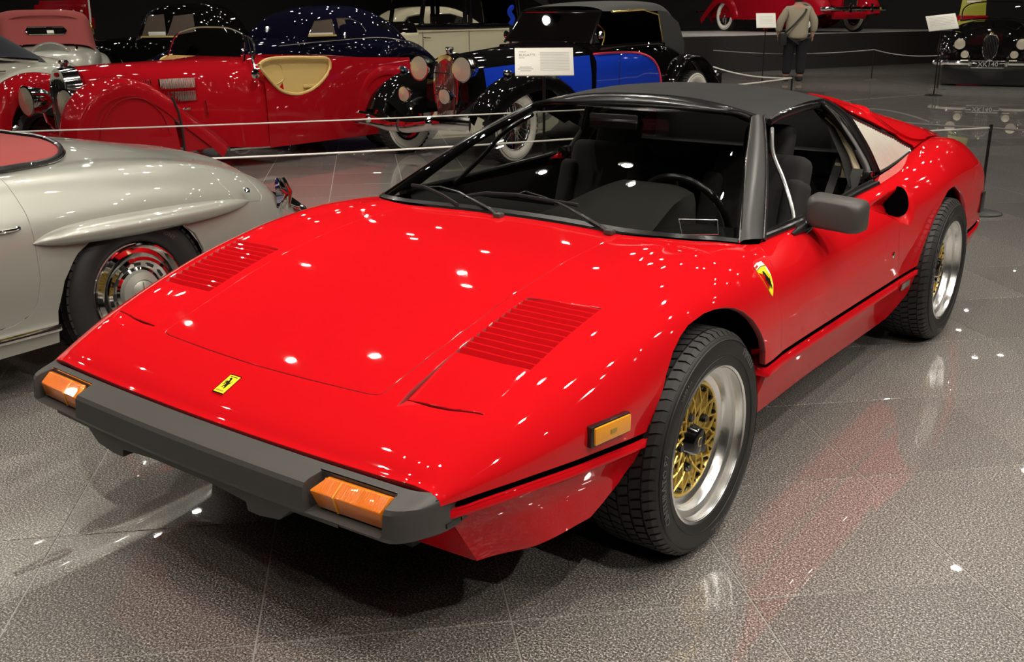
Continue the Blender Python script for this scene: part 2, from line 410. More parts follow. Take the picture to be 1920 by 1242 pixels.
def inv(S,fun,target,s0,t0,it=30):
    """solve fun(S(s,t)) = target (2 comps)"""
    v=np.array([s0,t0],float); target=np.array(target)
    for k in range(it):
        r=fun(S(*v))-target
        if np.abs(r).max()<1e-6: break
        h=1e-4
        J=np.stack([(fun(S(v[0]+h,v[1]))-target-r)/h,(fun(S(v[0],v[1]+h))-target-r)/h],1)
        try: d=np.linalg.solve(J,-r)
        except Exception: break
        d=np.clip(d,[-.15,-.5],[.15,.5]); v=v+d
    return v
def inpoly(px, py, poly):
    c = False; n = len(poly); j = n - 1
    for i in range(n):
        xi, yi = poly[i]; xj, yj = poly[j]
        if (yi > py) != (yj > py) and px < (xj - xi) * (py - yi) / (yj - yi) + xi: c = not c
        j = i
    return c
def inpoly_v(P, poly):
    c = np.zeros(len(P), bool); n = len(poly); j = n - 1
    for i in range(n):
        xi, yi = poly[i]; xj, yj = poly[j]
        if yi != yj:
            c ^= ((yi > P[:, 1]) != (yj > P[:, 1])) & (P[:, 0] < (xj - xi) * (P[:, 1] - yi) / (yj - yi) + xi)
        j = i
    return c
def dens(poly, step, tm):
    out = []
    for i in range(len(poly)):
        a = np.array(poly[i], float); b = np.array(poly[(i + 1) % len(poly)], float)
        L = math.hypot(b[0] - a[0], (b[1] - a[1]) * tm); k = max(1, int(math.ceil(L / step)))
        for q in range(k): out.append(a + (b - a) * q / k)
    return out
def arc_pts(P, r=.015, n=4, tm=.2, which=None):
    """round the corners of a parameter polygon"""
    out = []; m = len(P)
    sc = np.array([1, tm])
    for i in range(m):
        if which is not None and i not in which: out.append(np.array(P[i], float)); continue
        b = np.array(P[i]) * sc; a = np.array(P[i - 1]) * sc; c = np.array(P[(i + 1) % m]) * sc
        u = (a - b); v = (c - b); lu = np.linalg.norm(u); lv = np.linalg.norm(v); q = min(r, lu * .45, lv * .45)
        p1 = b + u / lu * q; p2 = b + v / lv * q
        for k in range(n + 1):
            t = k / n; out.append(((1 - t) ** 2 * p1 + 2 * t * (1 - t) * b + t * t * p2) / sc)
    return out
def patch(name, S, poly, mat_, parent=None, holes=(), h=.03, tm=.2, gap=.0018, fl=.012, disp=None, extra=(), flip=False, lift=0.0, flange_mat=None):
    """part of a body surface S(s, t) cut out by a polygon, with turned-in edges"""
    poly = dens(poly, h * .6, tm); hs = [dens(q, h * .6, tm) for q in holes]
    bpts = np.array(poly + [q for hh in hs for q in hh]) * [1, tm]
    lo = np.min(np.array(poly), axis=0); hi = np.max(np.array(poly), axis=0)
    G = []
    ns = int((hi[0] - lo[0]) / h) + 2; nt_ = int((hi[1] - lo[1]) * tm / (h * .87)) + 2
    for j in range(nt_):
        for i in range(ns):
            G.append((lo[0] + (i + .5 * (j % 2)) * h, lo[1] + j * h * .87 / tm))
    G = np.array(G + [tuple(e) for e in extra])
    k = inpoly_v(G, [tuple(q) for q in poly])
    for hh in hs: k &= ~inpoly_v(G, [tuple(q) for q in hh])
    G = G[k]
    if len(G):
        d = np.array([np.min(np.hypot(bpts[:, 0] - g[0], bpts[:, 1] - g[1] * tm)) for g in G])
        G = G[d > h * .35]
    pts = [Vector((float(q[0]), float(q[1]) * tm)) for q in poly]; edges = [(i, (i + 1) % len(poly)) for i in range(len(poly))]
    for hh in hs:
        b = len(pts); pts += [Vector((float(q[0]), float(q[1]) * tm)) for q in hh]; edges += [(b + i, b + (i + 1) % len(hh)) for i in range(len(hh))]
    pts += [Vector((float(g[0]), float(g[1]) * tm)) for g in G]
    V2, _, F, _, _, _ = delaunay_2d_cdt(pts, edges, [], 0, 1e-7)
    C_ = np.array([[sum(V2[i][0] for i in f) / 3, sum(V2[i][1] for i in f) / 3 / tm] for f in F])
    k = inpoly_v(C_, [tuple(q) for q in poly])
    for hh in hs: k &= ~inpoly_v(C_, [tuple(q) for q in hh])
    F = [F[i] for i in range(len(F)) if k[i]]
    used = sorted({i for f in F for i in f}); idx = {u: i for i, u in enumerate(used)}
    F = [tuple(idx[i] for i in f) for f in F]
    ST = [(V2[u][0], V2[u][1] / tm) for u in used]
    e = 1.5e-3
    def nrm(s, t):
        a = (S(s + e, t) - S(s - e, t)); b = (S(s, t + e * 3) - S(s, t - e * 3))
        n = np.cross(b, a); L = np.linalg.norm(n)
        return n / L if L > 1e-12 else np.array([0, 0, 1.])
    P0 = np.array([S(s, t) for s, t in ST]); N = np.array([nrm(s, t) for s, t in ST])
    if lift: P0 = P0 + N * lift
    P = P0.copy()
    auto = False
    if disp is not None:
        for i in range(len(P)): P[i] = P[i] - N[i] * disp(P0[i], ST[i])
        auto = True
    # orientation
    tot = sum(float(np.dot(np.cross(P0[f[1]] - P0[f[0]], P0[f[2]] - P0[f[0]]), N[f[0]])) for f in F)
    if tot < 0: F = [f[::-1] for f in F]
    if auto:
        NN = np.zeros_like(P)
        for f in F:
            g = np.cross(P[f[1]] - P[f[0]], P[f[2]] - P[f[0]])
            for i in f: NN[i] += g
        N = NN / (np.linalg.norm(NN, axis=1)[:, None] + 1e-12)
    # boundary
    cnt = {}
    for f in F:
        for a, b in ((f[0], f[1]), (f[1], f[2]), (f[2], f[0])): cnt[(a, b)] = 1
    be = [(a, b) for (a, b) in cnt if (b, a) not in cnt]
    out = {}
    for a, b in be:
        t = P[b] - P[a]; t /= np.linalg.norm(t) + 1e-12
        for i in (a, b):
            out[i] = out.get(i, np.zeros(3)) + np.cross(t, N[i])
    V = list(P); NV = list(N); r1 = {}; r2 = {}
    for i, o in out.items():
        o = o / (np.linalg.norm(o) + 1e-12); n = N[i]
        V[i] = P[i] - o * gap
        r1[i] = len(V); V.append(V[i] + o * .0013 - n * .0015); NV.append(o * .8 + n * .6)
        r2[i] = len(V); V.append(V[i] + o * .0013 - n * fl); NV.append(o)
    n0 = len(F)
    for a, b in be: F.append((b, a, r1[a], r1[b]))
    n1 = len(F)
    for a, b in be: F.append((r1[b], r1[a], r2[a], r2[b]))
    o = mobj(name, V, F, mat_, parent, True, NV)
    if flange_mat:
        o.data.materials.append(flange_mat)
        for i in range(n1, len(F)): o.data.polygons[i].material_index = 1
    return o
# ================================================================ the red sports car
car = thing('sports_car', 'bright red wedge-nosed sports car with black roof panel and gold lattice wheels', 'car', (0, 0, 0))
yz = lambda X: X[[1, 2]]
xy = lambda X: X[[0, 1]]
def q_side(pts, s0=0, t0=4.5):     # (y, z) on the flank -> surface parameters
    out = []
    for (y, z) in pts:
        best = None
        for t in np.linspace(2.6, 6, 18):
            X = body(y, t); d = abs(X[2] - z) + abs(X[1] - y)
            if best is None or d < best[0]: best = (d, t)
        w_ = inv(body, yz, (y, z), y, best[1]); out.append((float(w_[0]), float(min(max(w_[1], 2.2), 6)))); 
    return out
def q_top(pts):                    # (x, y) on the top -> surface parameters
    out = []
    for (x, y) in pts:
        sg = 1 if x >= 0 else -1; best = None
        for t in np.linspace(0, 3.3, 18):
            X = body(y, t); d = abs(X[0] - abs(x))
            if best is None or d < best[0]: best = (d, t)
        w_ = inv(body, xy, (abs(x), y), y, best[1]); out.append((float(w_[0]), sg * float(w_[1])))
    return out
mir = lambda L: [(s, -t) for s, t in L][::-1]

# --- shut lines, all in car coordinates
GB = [(0, .338), (.20, .340), (.36, .335), (.444, .322), (.52, .325), (.585, .343), (.653, .385), (.70, .44), (.742, .515)]   # glass base (x, y)
hood_side = [(.423, -.735), (.432, -.60), (.443, -.40), (.447, -.2), (.447, .05), (.444, .322)]
hood_half = q_top([(0, -.762), (.20, -.757), (.389, -.745)] + hood_side + [(.36, .335), (.20, .340), (0, .338)])
hood_poly = hood_half + mir(hood_half)[1:-1]
hood_poly = arc_pts(hood_poly, .03, 4, .2, which=[3, len(hood_half) + (len(hood_half) - 2 - 3) - 0])
patch('hood', body, hood_poly, M['red'], car, h=.035, gap=.0038, fl=.03, flange_mat=M['black_matte'])  # black flange puts the shade of the shut line into its colour

VI = [(.481, -.724), (.480, -.528), (.492, -.244)]; VO = [(.711, -.226), (.705, -.528), (.697, -.698)]
vent_poly = q_top([(.487, -.752), (.480, -.70), (.480, -.528), (.492, -.244), (.600, -.236), (.711, -.226), (.706, -.40), (.705, -.528), (.699, -.712), (.680, -.735), (.60, -.752), (.54, -.762)])
FA = [(-.279, .443), (-.234, .527), (-.205, .572), (-.162, .617), (-.115, .644), (-.068, .661), (.02, .671), (.08, .669), (.137, .661), (.19, .647), (.242, .624), (.297, .589), (.345, .544), (.385, .502), (.412, .458), (.423, .425)]
RA = [(2.10, .397), (2.13, .48), (2.160, .535), (2.201, .591), (2.256, .640), (2.334, .672), (2.425, .678), (2.49, .668), (2.548, .645), (2.61, .622), (2.664, .587), (2.715, .55), (2.752, .502), (2.765, .447), (2.765, .402)]
fa = q_side(FA); ra = q_side(RA)
fa[0] = (fa[0][0], 6.0); fa[-1] = (fa[-1][0], 6.0); ra[0] = (ra[0][0], 6.0); ra[-1] = (ra[-1][0], 6.0)
DF = [(.583, .725), (.545, .695), (.520, .64), (.515, .58), (.535, .50), (.566, .43)]
DR = [(1.700, .60), (1.72, .52), (1.755, .45), (1.79, .41)]
df = [(.60, 3.02)] + q_side(DF); df[-1] = (df[-1][0], 6.0)
# front clip: nose, fenders, cowl
def line_s(t0, t1, s, n): return [(s, t0 + (t1 - t0) * k / n) for k in range(n)]
half = line_s(0, 6, -.935, 24) + [(-.935, 6.0), (-.7, 6.0), (-.45, 6.0)] + fa + [(df[-1][0], 6.0)] + df[::-1][1:] + q_top(GB[::-1][:-1]) + q_top([GB[0]])
clip = half + mir(half)[1:-1]
patch('front_body_shell', body, clip, M['red'], car, holes=[hood_poly, vent_poly, mir(vent_poly)], h=.033, gap=.001, fl=.02, flange_mat=M['red_gap_shade'],
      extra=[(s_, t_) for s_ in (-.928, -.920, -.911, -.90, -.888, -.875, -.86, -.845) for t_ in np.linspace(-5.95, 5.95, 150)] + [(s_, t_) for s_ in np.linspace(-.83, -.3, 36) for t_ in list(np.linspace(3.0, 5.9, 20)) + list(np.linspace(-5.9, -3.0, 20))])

# ramp, headlight lid and louvres inside each vent opening
def top_at(x, y):
    (s, t), = q_top([(x, y)]); return body(s, t)
def lerp(a, b, u): return (a[0] + (b[0] - a[0]) * u, a[1] + (b[1] - a[1]) * u)
for sg in (1, -1):
    side = (lambda L: L) if sg == 1 else mir
    ramp = q_top([(.487, -.752), (.480, -.715), (.56, -.718), (.64, -.706), (.699, -.700), (.699, -.712), (.680, -.735), (.60, -.752), (.54, -.762)])
    patch('headlight_recess', body, side(ramp), M['red'], car, h=.012, gap=0, fl=.012, disp=lambda X, st: (.0165 - .013 * (abs(X[0]) - .48) / .22) * min(1, max(0, (X[1] + .757) / .045)))
    lid = q_top([(.482, -.713), (.480, -.60), (.480, -.530), (.59, -.530), (.705, -.529), (.705, -.60), (.7005, -.698), (.60, -.708)])
    patch('headlight_lid', body, side(lid), M['red'], car, h=.03, gap=.001, fl=.01, flange_mat=M['red_gap_shade'], disp=lambda X, st: .014 * max(0, 1 - (abs(X[0]) - .48) / .20) * min(1, max(.1, (-.50 - X[1]) / .20)))
    trough = q_top([(.480, -.530), (.492, -.244), (.600, -.236), (.711, -.226), (.706, -.40), (.705, -.529), (.59, -.530)])
    patch('louvre_floor', body, side(trough), M['red_chip'], car, h=.05, gap=0, fl=.03, lift=-.028)
    for k in range(12):
        u = (k + .1) / 12; y0 = -.524 + .296 * u; y1 = y0 + .0135
        xi = .4805 + .0125 * u; xo = .705 + .006 * u
        V = []; rows_ = []
        for j in range(7):
            x = xi + (xo - xi) * j / 6; bow = -.010 * (1 - (2 * j / 6 - 1) ** 2) * 0
            a = top_at(sg * x, y0 + bow); b = top_at(sg * x, y1 + bow)
            # each slat lies below the skin at its front and comes up flush at its rear edge
            rows_.append([a + [0, 0, -.0190], (a + b) / 2 + [0, 0, -.0075], b + [0, -.0015, -.0006], b + [0, .0030, .0002], b + [0, .0034, -.0018], b + [0, -.001, -.012], a + [0, 0, -.023]])
        MB().grid(rows_, closeu=True, cap0=True, cap1=True).build('louvre_slat', M['red'], car)

# door, rear quarter, lower panels
belt_front = [(.64, 3.0)]
door_bot = [(x / 100, 6.0) for x in range(60, 179, 8)]
dr = q_side(DR); dr[-1] = (dr[-1][0], 6.0)
door_top = [(.60, 3.02), (.70, 2.75), (.80, 2.6), (1.0, 2.55), (1.3, 2.55), (1.55, 2.55), (1.69, 2.62), (1.735, 2.9), (1.72, 3.3)]
sc_p = q_side([(1.42, .735), (1.60, .747), (1.895, .756), (1.925, .735), (1.93, .70), (1.935, .64), (1.915, .598), (1.82, .605), (1.724, .627), (1.62, .665), (1.50, .705)])
def split_scoop(front): pass
scd = [q for q in sc_p]
yd = 1.71
# scoop polygon cut by the rear door line into a door notch and a quarter-panel notch
sc_door = q_side([(1.72, .748), (1.60, .747), (1.50, .742), (1.42, .735), (1.50, .705), (1.62, .665), (1.712, .632)])
sc_quarter_top = q_side([(1.72, .748), (1.82, .752), (1.895, .756), (1.925, .735), (1.93, .70), (1.935, .64), (1.915, .598), (1.82, .605), (1.712, .632)])
door_poly = df[0:1] + door_top[1:-1] + [(1.722, 3.3)] + sc_door + dr + [(s, t) for s, t in door_bot[::-1]][1:] + [(df[-1][0], 6.0)] + df[::-1][1:-1]
def depth_scoop(X, st):
    y, z = X[1], X[2]
    u = max(0, min(1, (y - 1.42) / .37))
    zt = .735 + .045 * (y - 1.42); zb = .715 - .115 * min(1, u * 1.1)
    v = min(1, max(0, (z - zb) / max(zt - zb, .01)))
    return .082 * u ** 1.35 * (1 - sm(1.785, 1.875, y)) * sm(0, .5, v) * (1 - sm(.86, 1.0, v))
for sg in (1, -1):
    side = (lambda L: L) if sg == 1 else mir
    patch('door', body, side(door_poly), M['red'], car, h=.04, gap=.0022, fl=.025, flange_mat=M['black_matte'])  # flange blackened, the door gap's shade is in its colour
    patch('air_scoop', body, side(sc_p), M['red'], car, h=.014, gap=-.001, fl=.004, disp=depth_scoop)
    nn = Vector((.62 * sg, -.78, .05)).normalized(); uu = nn.cross(Vector((0, 0, 1))).normalized(); vv = uu.cross(nn)
    cc = Vector((.843 * sg, 1.802, .690))
    ring = lambda k_, o_: [cc + uu * (.043 * k_ * cos(a_)) + vv * (.060 * k_ * (sin(a_) - .12 * cos(2 * a_))) + nn * o_ for a_ in np.linspace(0, 2 * pi, 33)[:-1]]
    MB().grid([ring(1.0, -.03), ring(1.0, .006), ring(.5, .004)], closeu=True, cap1=True).build('inlet_shade_disc', M['recess_shade'], car, smooth=False)  # flat black disc puts the inlet's shade into colour, no hole is cut
    quarter = [(1.722, 3.3), (1.74, 2.9), (1.76, 2.1), (2.0, 2.02), (2.3, 2.0), (2.7, 2.0), (3.0, 2.0), (3.1, 2.0), (3.28, 2.0)] \
        + line_s(2.0, 6.0, 3.36, 10) + [(3.36, 6.0), (3.1, 6.0), (2.9, 6.0)] + ra[::-1] + [(1.95, 6.0)] + dr[::-1] + sc_quarter_top[::-1]
    patch('rear_quarter_panel', body, side(quarter), M['red'], car, h=.035, gap=.0012, fl=.02)
    # lower panels: t 0 (under the groove) .. 2 (sill bottom)
    nose = [(-.925, 0), (-.7, 0), (-.45, 0), (-.262, 0), (-.275, .35), (-.31, .8), (-.36, 1.3), (-.42, 1.72), (-.47, 2), (-.7, 2), (-.925, 2), (-.925, 1.4), (-.925, .7)]
    patch('front_lower_panel', low, side(nose), M['red_chip'], car, h=.04, tm=.09, gap=.001, fl=.02)
    sill_door = [(.44, 0), (.8, 0), (1.2, 0), (1.5, 0), (1.80, 0), (1.80, .45), (1.74, 1.0), (1.66, 1.5), (1.52, 2), (1.2, 2), (.8, 2), (.39, 2), (.43, 1.5), (.45, .9), (.45, .4)]
    patch('sill_panel', low, side(sill_door), M['red_chip'], car, h=.05, tm=.09, gap=.0012, fl=.03)
    sill_rear = [(1.80, 0), (1.95, 0), (2.095, 0), (2.08, .6), (2.03, 1.2), (1.93, 1.75), (1.86, 2), (1.52, 2), (1.66, 1.5), (1.74, 1.0), (1.80, .45)]
    patch('rear_sill_panel', low, side(sill_rear), M['red_chip'], car, h=.05, tm=.09, gap=.0012, fl=.02)
    valance = [(2.775, 0), (3.0, 0), (3.2, 0), (3.36, 0), (3.36, 1), (3.36, 2), (3.1, 2), (2.9, 2), (2.80, 1.2), (2.78, .6)]
    patch('rear_lower_panel', low, side(valance), M['red'], car, h=.05, tm=.09, gap=.001, fl=.02)
    # dark groove strip between upper and lower panels
    gr = []
    for k in range(60):
        s = -.93 + 4.27 * k / 59
        if -.27 < s < .43 or 2.1 < s < 2.77: 
            if gr and len(gr[-1]) : gr.append([])
            continue
        if not gr: gr.append([])
        a = body(s, 6.0); b = low(s, 0)
        gr[-1].append([a + [-.006, 0, .006], (a + b) / 2 + [-.010, 0, 0], b + [-.006, 0, -.006]])
    mb = MB()
    for g in gr:
        if len(g) > 1: mb.grid([[np.array([sg * v[0], v[1], v[2]]) for v in r] for r in g])
    mb.build('groove_strip', M['recess_shade'], car)

# sails, louvre windows, engine cover
win = [(1.90, 1.45), (1.94, .8), (2.0, .03), (2.2, .02), (2.41, .02), (2.39, .35), (2.335, .66), (2.25, 1.05), (2.06, 1.34), (1.95, 1.49), (1.885, 1.58)]
lidseam = [(2.20, 2.0), (2.16, 1.8), (2.221, 1.5), (2.30, 1.25), (2.40, 1.0), (2.52, .55), (2.62, .15), (2.66, 0)]
for sg in (1, -1):
    side = (lambda L: L) if sg == 1 else mir
    sl = [(1.785, 2.08), (1.785, 3.0), (2.235, 3.0)] + lidseam + [(2.43, 0), (2.415, .38), (2.357, .70), (2.27, 1.13), (2.08, 1.43), (1.96, 1.58), (1.88, 1.68), (1.81, 1.86)]
    patch('sail_panel', sail, side(sl), M['red'], car, h=.035, gap=.001, fl=.012)
    # black backing and the slats of the louvre window
    V = [tuple(np.array(sail(s, t)) * [sg, 1, 1] + np.array([-.022 * sg, 0, -.006])) for s, t in win]
    MB().add(V, [tuple(range(len(V)))]).build('quarter_window', M['black_matte'], car, smooth=False)
    fr = [np.array(sail(s, t)) * [sg, 1, 1] for s, t in dens(win, .03, .2)]
    MB().tube(fr + fr[:2], .0075, 6, cap=False).build('quarter_window_frame', M['black_trim'], car)
    wt = lambda s: np.interp(s, [1.885, 1.95, 2.06, 2.25, 2.335, 2.39, 2.41], [1.56, 1.47, 1.32, 1.03, .64, .33, .05])
    for k in range(25):
        s0 = 1.90 + .49 * k / 24            # position at the top edge; every slat runs down and back a little
        tt = wt(s0) - .03
        rows_ = []
        for j in range(7):
            v = j / 6
            sb = s0 + (1 - v) * .10 * (1 - k / 24);
            t = .08 + (tt - .08) * v
            X = np.array(sail(sb, t)) * [sg, 1, 1]; n = np.array([.95 * sg, 0, .25])
            rows_.append([X + n * (.0085 * cos(a_) - .004) + np.array([0, .0078, 0]) * sin(a_) for a_ in [-1.9, -1.3, -.7, -.2, .3, .8, 1.3, 1.9]])
        if tt > .15: MB().grid(rows_, closeu=True, cap0=True, cap1=True).build('louvre_vane', M['louvre'], car)
# engine cover: one lid from seam to seam
toW = lambda L: [(s_, 4 - t_) for s_, t_ in L]
lidr = toW(lidseam); lidr[0] = (2.20, 2.0)
eh = [(2.24, 0.0), (2.235, 1.0)] + lidr + [(2.9, 4), (3.1, 4), (3.1, 3), (3.1, 2), (3.1, 1), (3.1, 0)]
patch('engine_cover', deck, eh + [(s_, -t_) for s_, t_ in eh][::-1][1:-1], M['red'], car, h=.035, gap=.0018, fl=.012)
for k in range(10):
    s = 2.34 + k * .05; z = sail(s, 3.0)[2]
    MB().box((0, s, z + .008), (.62, .03, .006), M=Matrix.Rotation(-.35, 3, 'X')).build('engine_louvre', M['black_trim'], car)
# roll hoop roof strip (red) behind the black roof panel, and rear window
def roofz(x, y): return 1.132 - .085 * (abs(x) / .5) ** 3.2 * .55 - .18 * (y - 1.45) ** 2 * (1 - .2 * abs(x))
rows_ = []
patch('roll_hoop', deck, [(1.785, -1), (1.99, -1), (1.99, 0), (1.99, 1), (1.785, 1), (1.785, 0)], M['red'], car, h=.04, gap=0, fl=.02)
MB().grid([[[x * .44, 1.985, 1.098 + .01 * (1 - x * x)] for x in np.linspace(-1, 1, 9)], [[x * .50, 1.97, .86] for x in np.linspace(-1, 1, 9)]]).build('rear_window', M['glass'], car)
MB().grid([[[x * .50, 2.235, z] for x in np.linspace(-1, 1, 5)] for z in (.80, 1.03)] ).build('engine_bulkhead', M['black_matte'], car)
MB().grid([[[x * .66, y, .83] for x in np.linspace(-1, 1, 5)] for y in (1.9, 2.24)] ).build('rear_shelf', M['black_matte'], car)
# tail: rear fascia
rows_ = []
for k in range(15):
    x = -1 + 2 * k / 14
    rows_.append([[x * .68, 3.10, .793 + .045 * (1 - x * x)], [x * .655, 3.29, .705 + .02 * (1 - x * x)], [x * .63, 3.365, .66], [x * .77, 3.375, .52], [x * .77, 3.37, .40], [x * .74, 3.35, .29]])
MB().grid(rows_).build('rear_fascia', M['red'], car)
for sg in (1, -1):
    for k in (.30, .52):
        MB().lathe([(0, 0), (.07, .0), (.075, -.02)], 24, Matrix.Translation((sg * k, 3.39, .60)) @ Matrix.Rotation(pi / 2, 4, 'Z')).build('tail_lamp', M['amber_side'], car)
# rear side marker: small dark reflector near the tail
MB().box((.886, 3.13, .50), (.012, .075, .10)).bevel('rear_side_marker', M['black_trim'], .003, car)

# chin between the front lower panels
rows_ = []
for k in range(17):
    x = -1 + 2 * k / 16
    ra = []
    for t_ in (.25, .7, 1.2, 1.6, 2.0):
        e_ = low(-.925, t_); k_ = abs(x) ** 3
        ra.append([x * e_[0], (e_[1] - .022) * (1 - k_) + e_[1] * k_, e_[2]])
    rows_.append(ra + [[ra[-1][0] * .97, ra[-1][1] + .05, ra[-1][2] + .004]])
MB().grid(rows_).build('chin_spoiler', M['red_chip'], car)
MB().grid([[[x * .735, -.925 + .03 * x * x, .48], [x * .735, -.90 + .03 * x * x, .40]] for x in np.linspace(-1, 1, 17)]).build('nose_panel', M['black_matte'], car)
# dark underside so that nothing shows through the gaps
ub = MB()
ub.box((0, .1, .30), (1.05, 1.72, .16)); ub.box((0, 1.3, .25), (1.58, 1.5, .12)); ub.box((0, 2.8, .34), (1.1, 1.0, .16))
ub.box((0, -.45, .42), (1.20, .62, .08)); ub.box((0, .05, .56), (.9, .6, .14)); ub.box((0, -.1, .57), (.80, .7, .02))
ub.build('underbody', M['black_matte'], car, smooth=False)
# wheel wells
for sg in (1, -1):
    for (yc, zc, r_, xo) in [(.06, .32, .352, .862), (2.43, .32, .350, .87)]:
        prof = []
        rows_ = []
        for k in range(25):
            a = -.25 + (pi + .5) * k / 24
            rows_.append([[sg * xo, yc + r_ * cos(a), zc + r_ * sin(a)], [sg * .55, yc + r_ * cos(a), zc + r_ * sin(a)]])
        mb = MB().grid(rows_)
        mb.add([[sg * .56, yc - .40, .1], [sg * .56, yc + .42, .1], [sg * .56, yc + .40, .60], [sg * .56, yc - .40, .60]], [(0, 1, 2, 3)])
        mb.build('wheel_well', M['recess_shade'], car)

# --- bumper with turn signals
def bump_profile(x):      # closed loop (y, z) of the bumper section
    return [(-.925, .452), (-.934, .474), (-.941, .4795), (-.946, .4845), (-.953, .4815), (-1.000, .4705), (-1.014, .4655), (-1.021, .4560), (-1.027, .405), (-1.020, .392), (-.985, .385), (-.900, .392)]
XE = [.672 + .078 * sin(pi / 2 * k / 9) for k in range(1, 10)]
XS = [-x for x in XE[::-1]] + [-.672, -.664, -.452, -.445, -.42] + list(np.linspace(-.38, .38, 9)) + [.42, .445, .452, .664, .672] + XE
def bump_section(x, cut=False):
    ax = abs(x)
    pr = bump_profile(x); out = []
    # plan rounding at the ends and slightly swept plan
    for (y, z) in pr:
        yy = y + .03 * (ax / .8) ** 2
        if ax > .672:
            u = (ax - .672) / .078; k = 1 - math.sqrt(max(0, 1 - u * u))
            yy = yy + (-.84 - yy) * k * .97
            z = .435 + (z - .435) * (1 - .22 * k)
        out.append([x, yy, z])
    return out
# indicator cut-outs: the front upper edge is pushed back over the lamp's width
rows_ = []
for x in XS:
    sec_ = bump_section(x)
    if .447 < abs(x) < .668:
        for i in (5, 6, 7):                      # recess floor
            sec_[i][1] = -.968 + .012 * (i - 5) * -1 * 0 + .03 * (abs(x) / .8) ** 2; sec_[i][2] = [.478, .450, .408][i - 5]
        sec_[8][2] = .402
    rows_.append(sec_)
bump = MB().grid(rows_, closeu=True, cap0=True, cap1=True).build('front_bumper', M['bumper'], car, angle=.45)
for sg in (1, -1):
    P_ = lambda x, y, z: (sg * x, y + .03 * (x / .8) ** 2, z)
    # two-faced amber lens: upper face slopes, lower face leans back
    V = [P_(.476, -.970, .472), P_(.456, -1.012, .450), P_(.470, -1.002, .410), P_(.470, -.968, .406),
         P_(.662, -.970, .472), P_(.655, -1.012, .450), P_(.660, -1.002, .410), P_(.660, -.968, .406),
         P_(.482, -.982, .4745), P_(.656, -.982, .4745)]
    F_ = [(0, 3, 2, 1), (4, 5, 6, 7), (8, 1, 5, 9), (1, 2, 6, 5), (0, 1, 8), (4, 9, 5), (0, 8, 9, 4), (3, 7, 6, 2), (0, 4, 7, 3)]
    lens = MB().add(V, F_).bevel('turn_signal', M['amber'], .002, car, 2, .4)
    for k in range(28):        # moulded flutes
        x = .480 + .172 * k / 27
        a, b = P_(x, -.9835, .4745), P_(x, -1.0105, .4515)
        MB().tube([a, b], .0016, 4).build('lens_rib', M['amber'], lens) if k % 1 == 0 else None
    MB().tube([P_(.528, -.982, .4755), P_(.526, -1.013, .4505), P_(.530, -1.003, .411)], .0028, 5).build('lens_joint', M['amber_side'], lens)
    MB().add([P_(.449, -1.022, .399), P_(.666, -1.022, .399), P_(.664, -.985, .407), P_(.452, -.985, .407)], [(0, 1, 2, 3)]).build('lamp_shelf', M['bumper'], bump, smooth=False)
    MB().tube([P_(.448, -.966, .4795), P_(.664, -.966, .4795), P_(.668, -.975, .474)], .0018, 5).build('chrome_edge', M['chrome'], bump)
MB().grid([[[x * .74, y + .03 * x * x, z] for x in np.linspace(-1, 1, 25)] for y, z in ((-.895, .455), (-.905, .470), (-.938, .470))]).build('bumper_gasket', M['recess_shade'], car)
# lower centre section of the bumper (air intake surround)
prof = [(-.47, .39), (-.44, .375), (-.30, .362), (-.22, .335), (-.13, .325), (-.12, .345), (.12, .345), (.13, .325), (.22, .335), (.30, .362), (.44, .375), (.47, .39)]
prof = [(-.55, .392), (-.40, .386), (-.36, .352), (-.29, .340), (-.25, .340), (-.245, .362), (-.12, .372), (.12, .372), (.245, .362), (.25, .340), (.29, .340), (.36, .352), (.40, .386), (.55, .392)]
V = [(x, -1.012, z) for x, z in prof] + [(x, -.93, z) for x, z in prof] + [(x, -1.012, .40) for x, z in prof] + [(x, -.93, .40) for x, z in prof]
n_ = len(prof); F_ = []
for i in range(n_ - 1): F_ += [(i, i + 1, n_ + i + 1, n_ + i), (i, 2 * n_ + i, 2 * n_ + i + 1, i + 1), (n_ + i, n_ + i + 1, 3 * n_ + i + 1, 3 * n_ + i)]
MB().add(V, F_).build('bumper_skirt', M['bumper'], car, smooth=False)
MB().box((.70, -.85, .405), (.10, .08, .010)).build('bumper_bracket', M['black_trim'], car)

# --- badges
HORSE = [(.30, .97), (.40, 1.0), (.50, .95), (.56, .86), (.60, .74), (.66, .62), (.76, .52), (.80, .40), (.74, .30), (.80, .20), (.72, .06), (.62, .0), (.66, .10), (.60, .20), (.56, .28), (.44, .22), (.34, .10), (.24, .12), (.34, .20), (.42, .32), (.46, .42), (.40, .50), (.28, .44), (.22, .34), (.16, .36), (.24, .50), (.36, .58), (.22, .60), (.12, .54), (.08, .60), (.20, .68), (.38, .68), (.42, .78), (.36, .84), (.26, .84), (.22, .90)]
TAIL = [(.76, .46), (.86, .52), (.92, .66), (.84, .86), (.90, .66), (.84, .58), (.76, .54)]
def flat_poly(name, pts, fn, mt, parent, thick=.0015, off=0):
    V = [fn(u, v, off + thick) for u, v in pts] + [fn(u, v, off) for u, v in pts]; n = len(pts)
    return MB().add(V, [tuple(range(n)), tuple(range(2 * n - 1, n - 1, -1))] + [(i, (i + 1) % n, n + (i + 1) % n, n + i) for i in range(n)]).build(name, mt, parent, smooth=False)
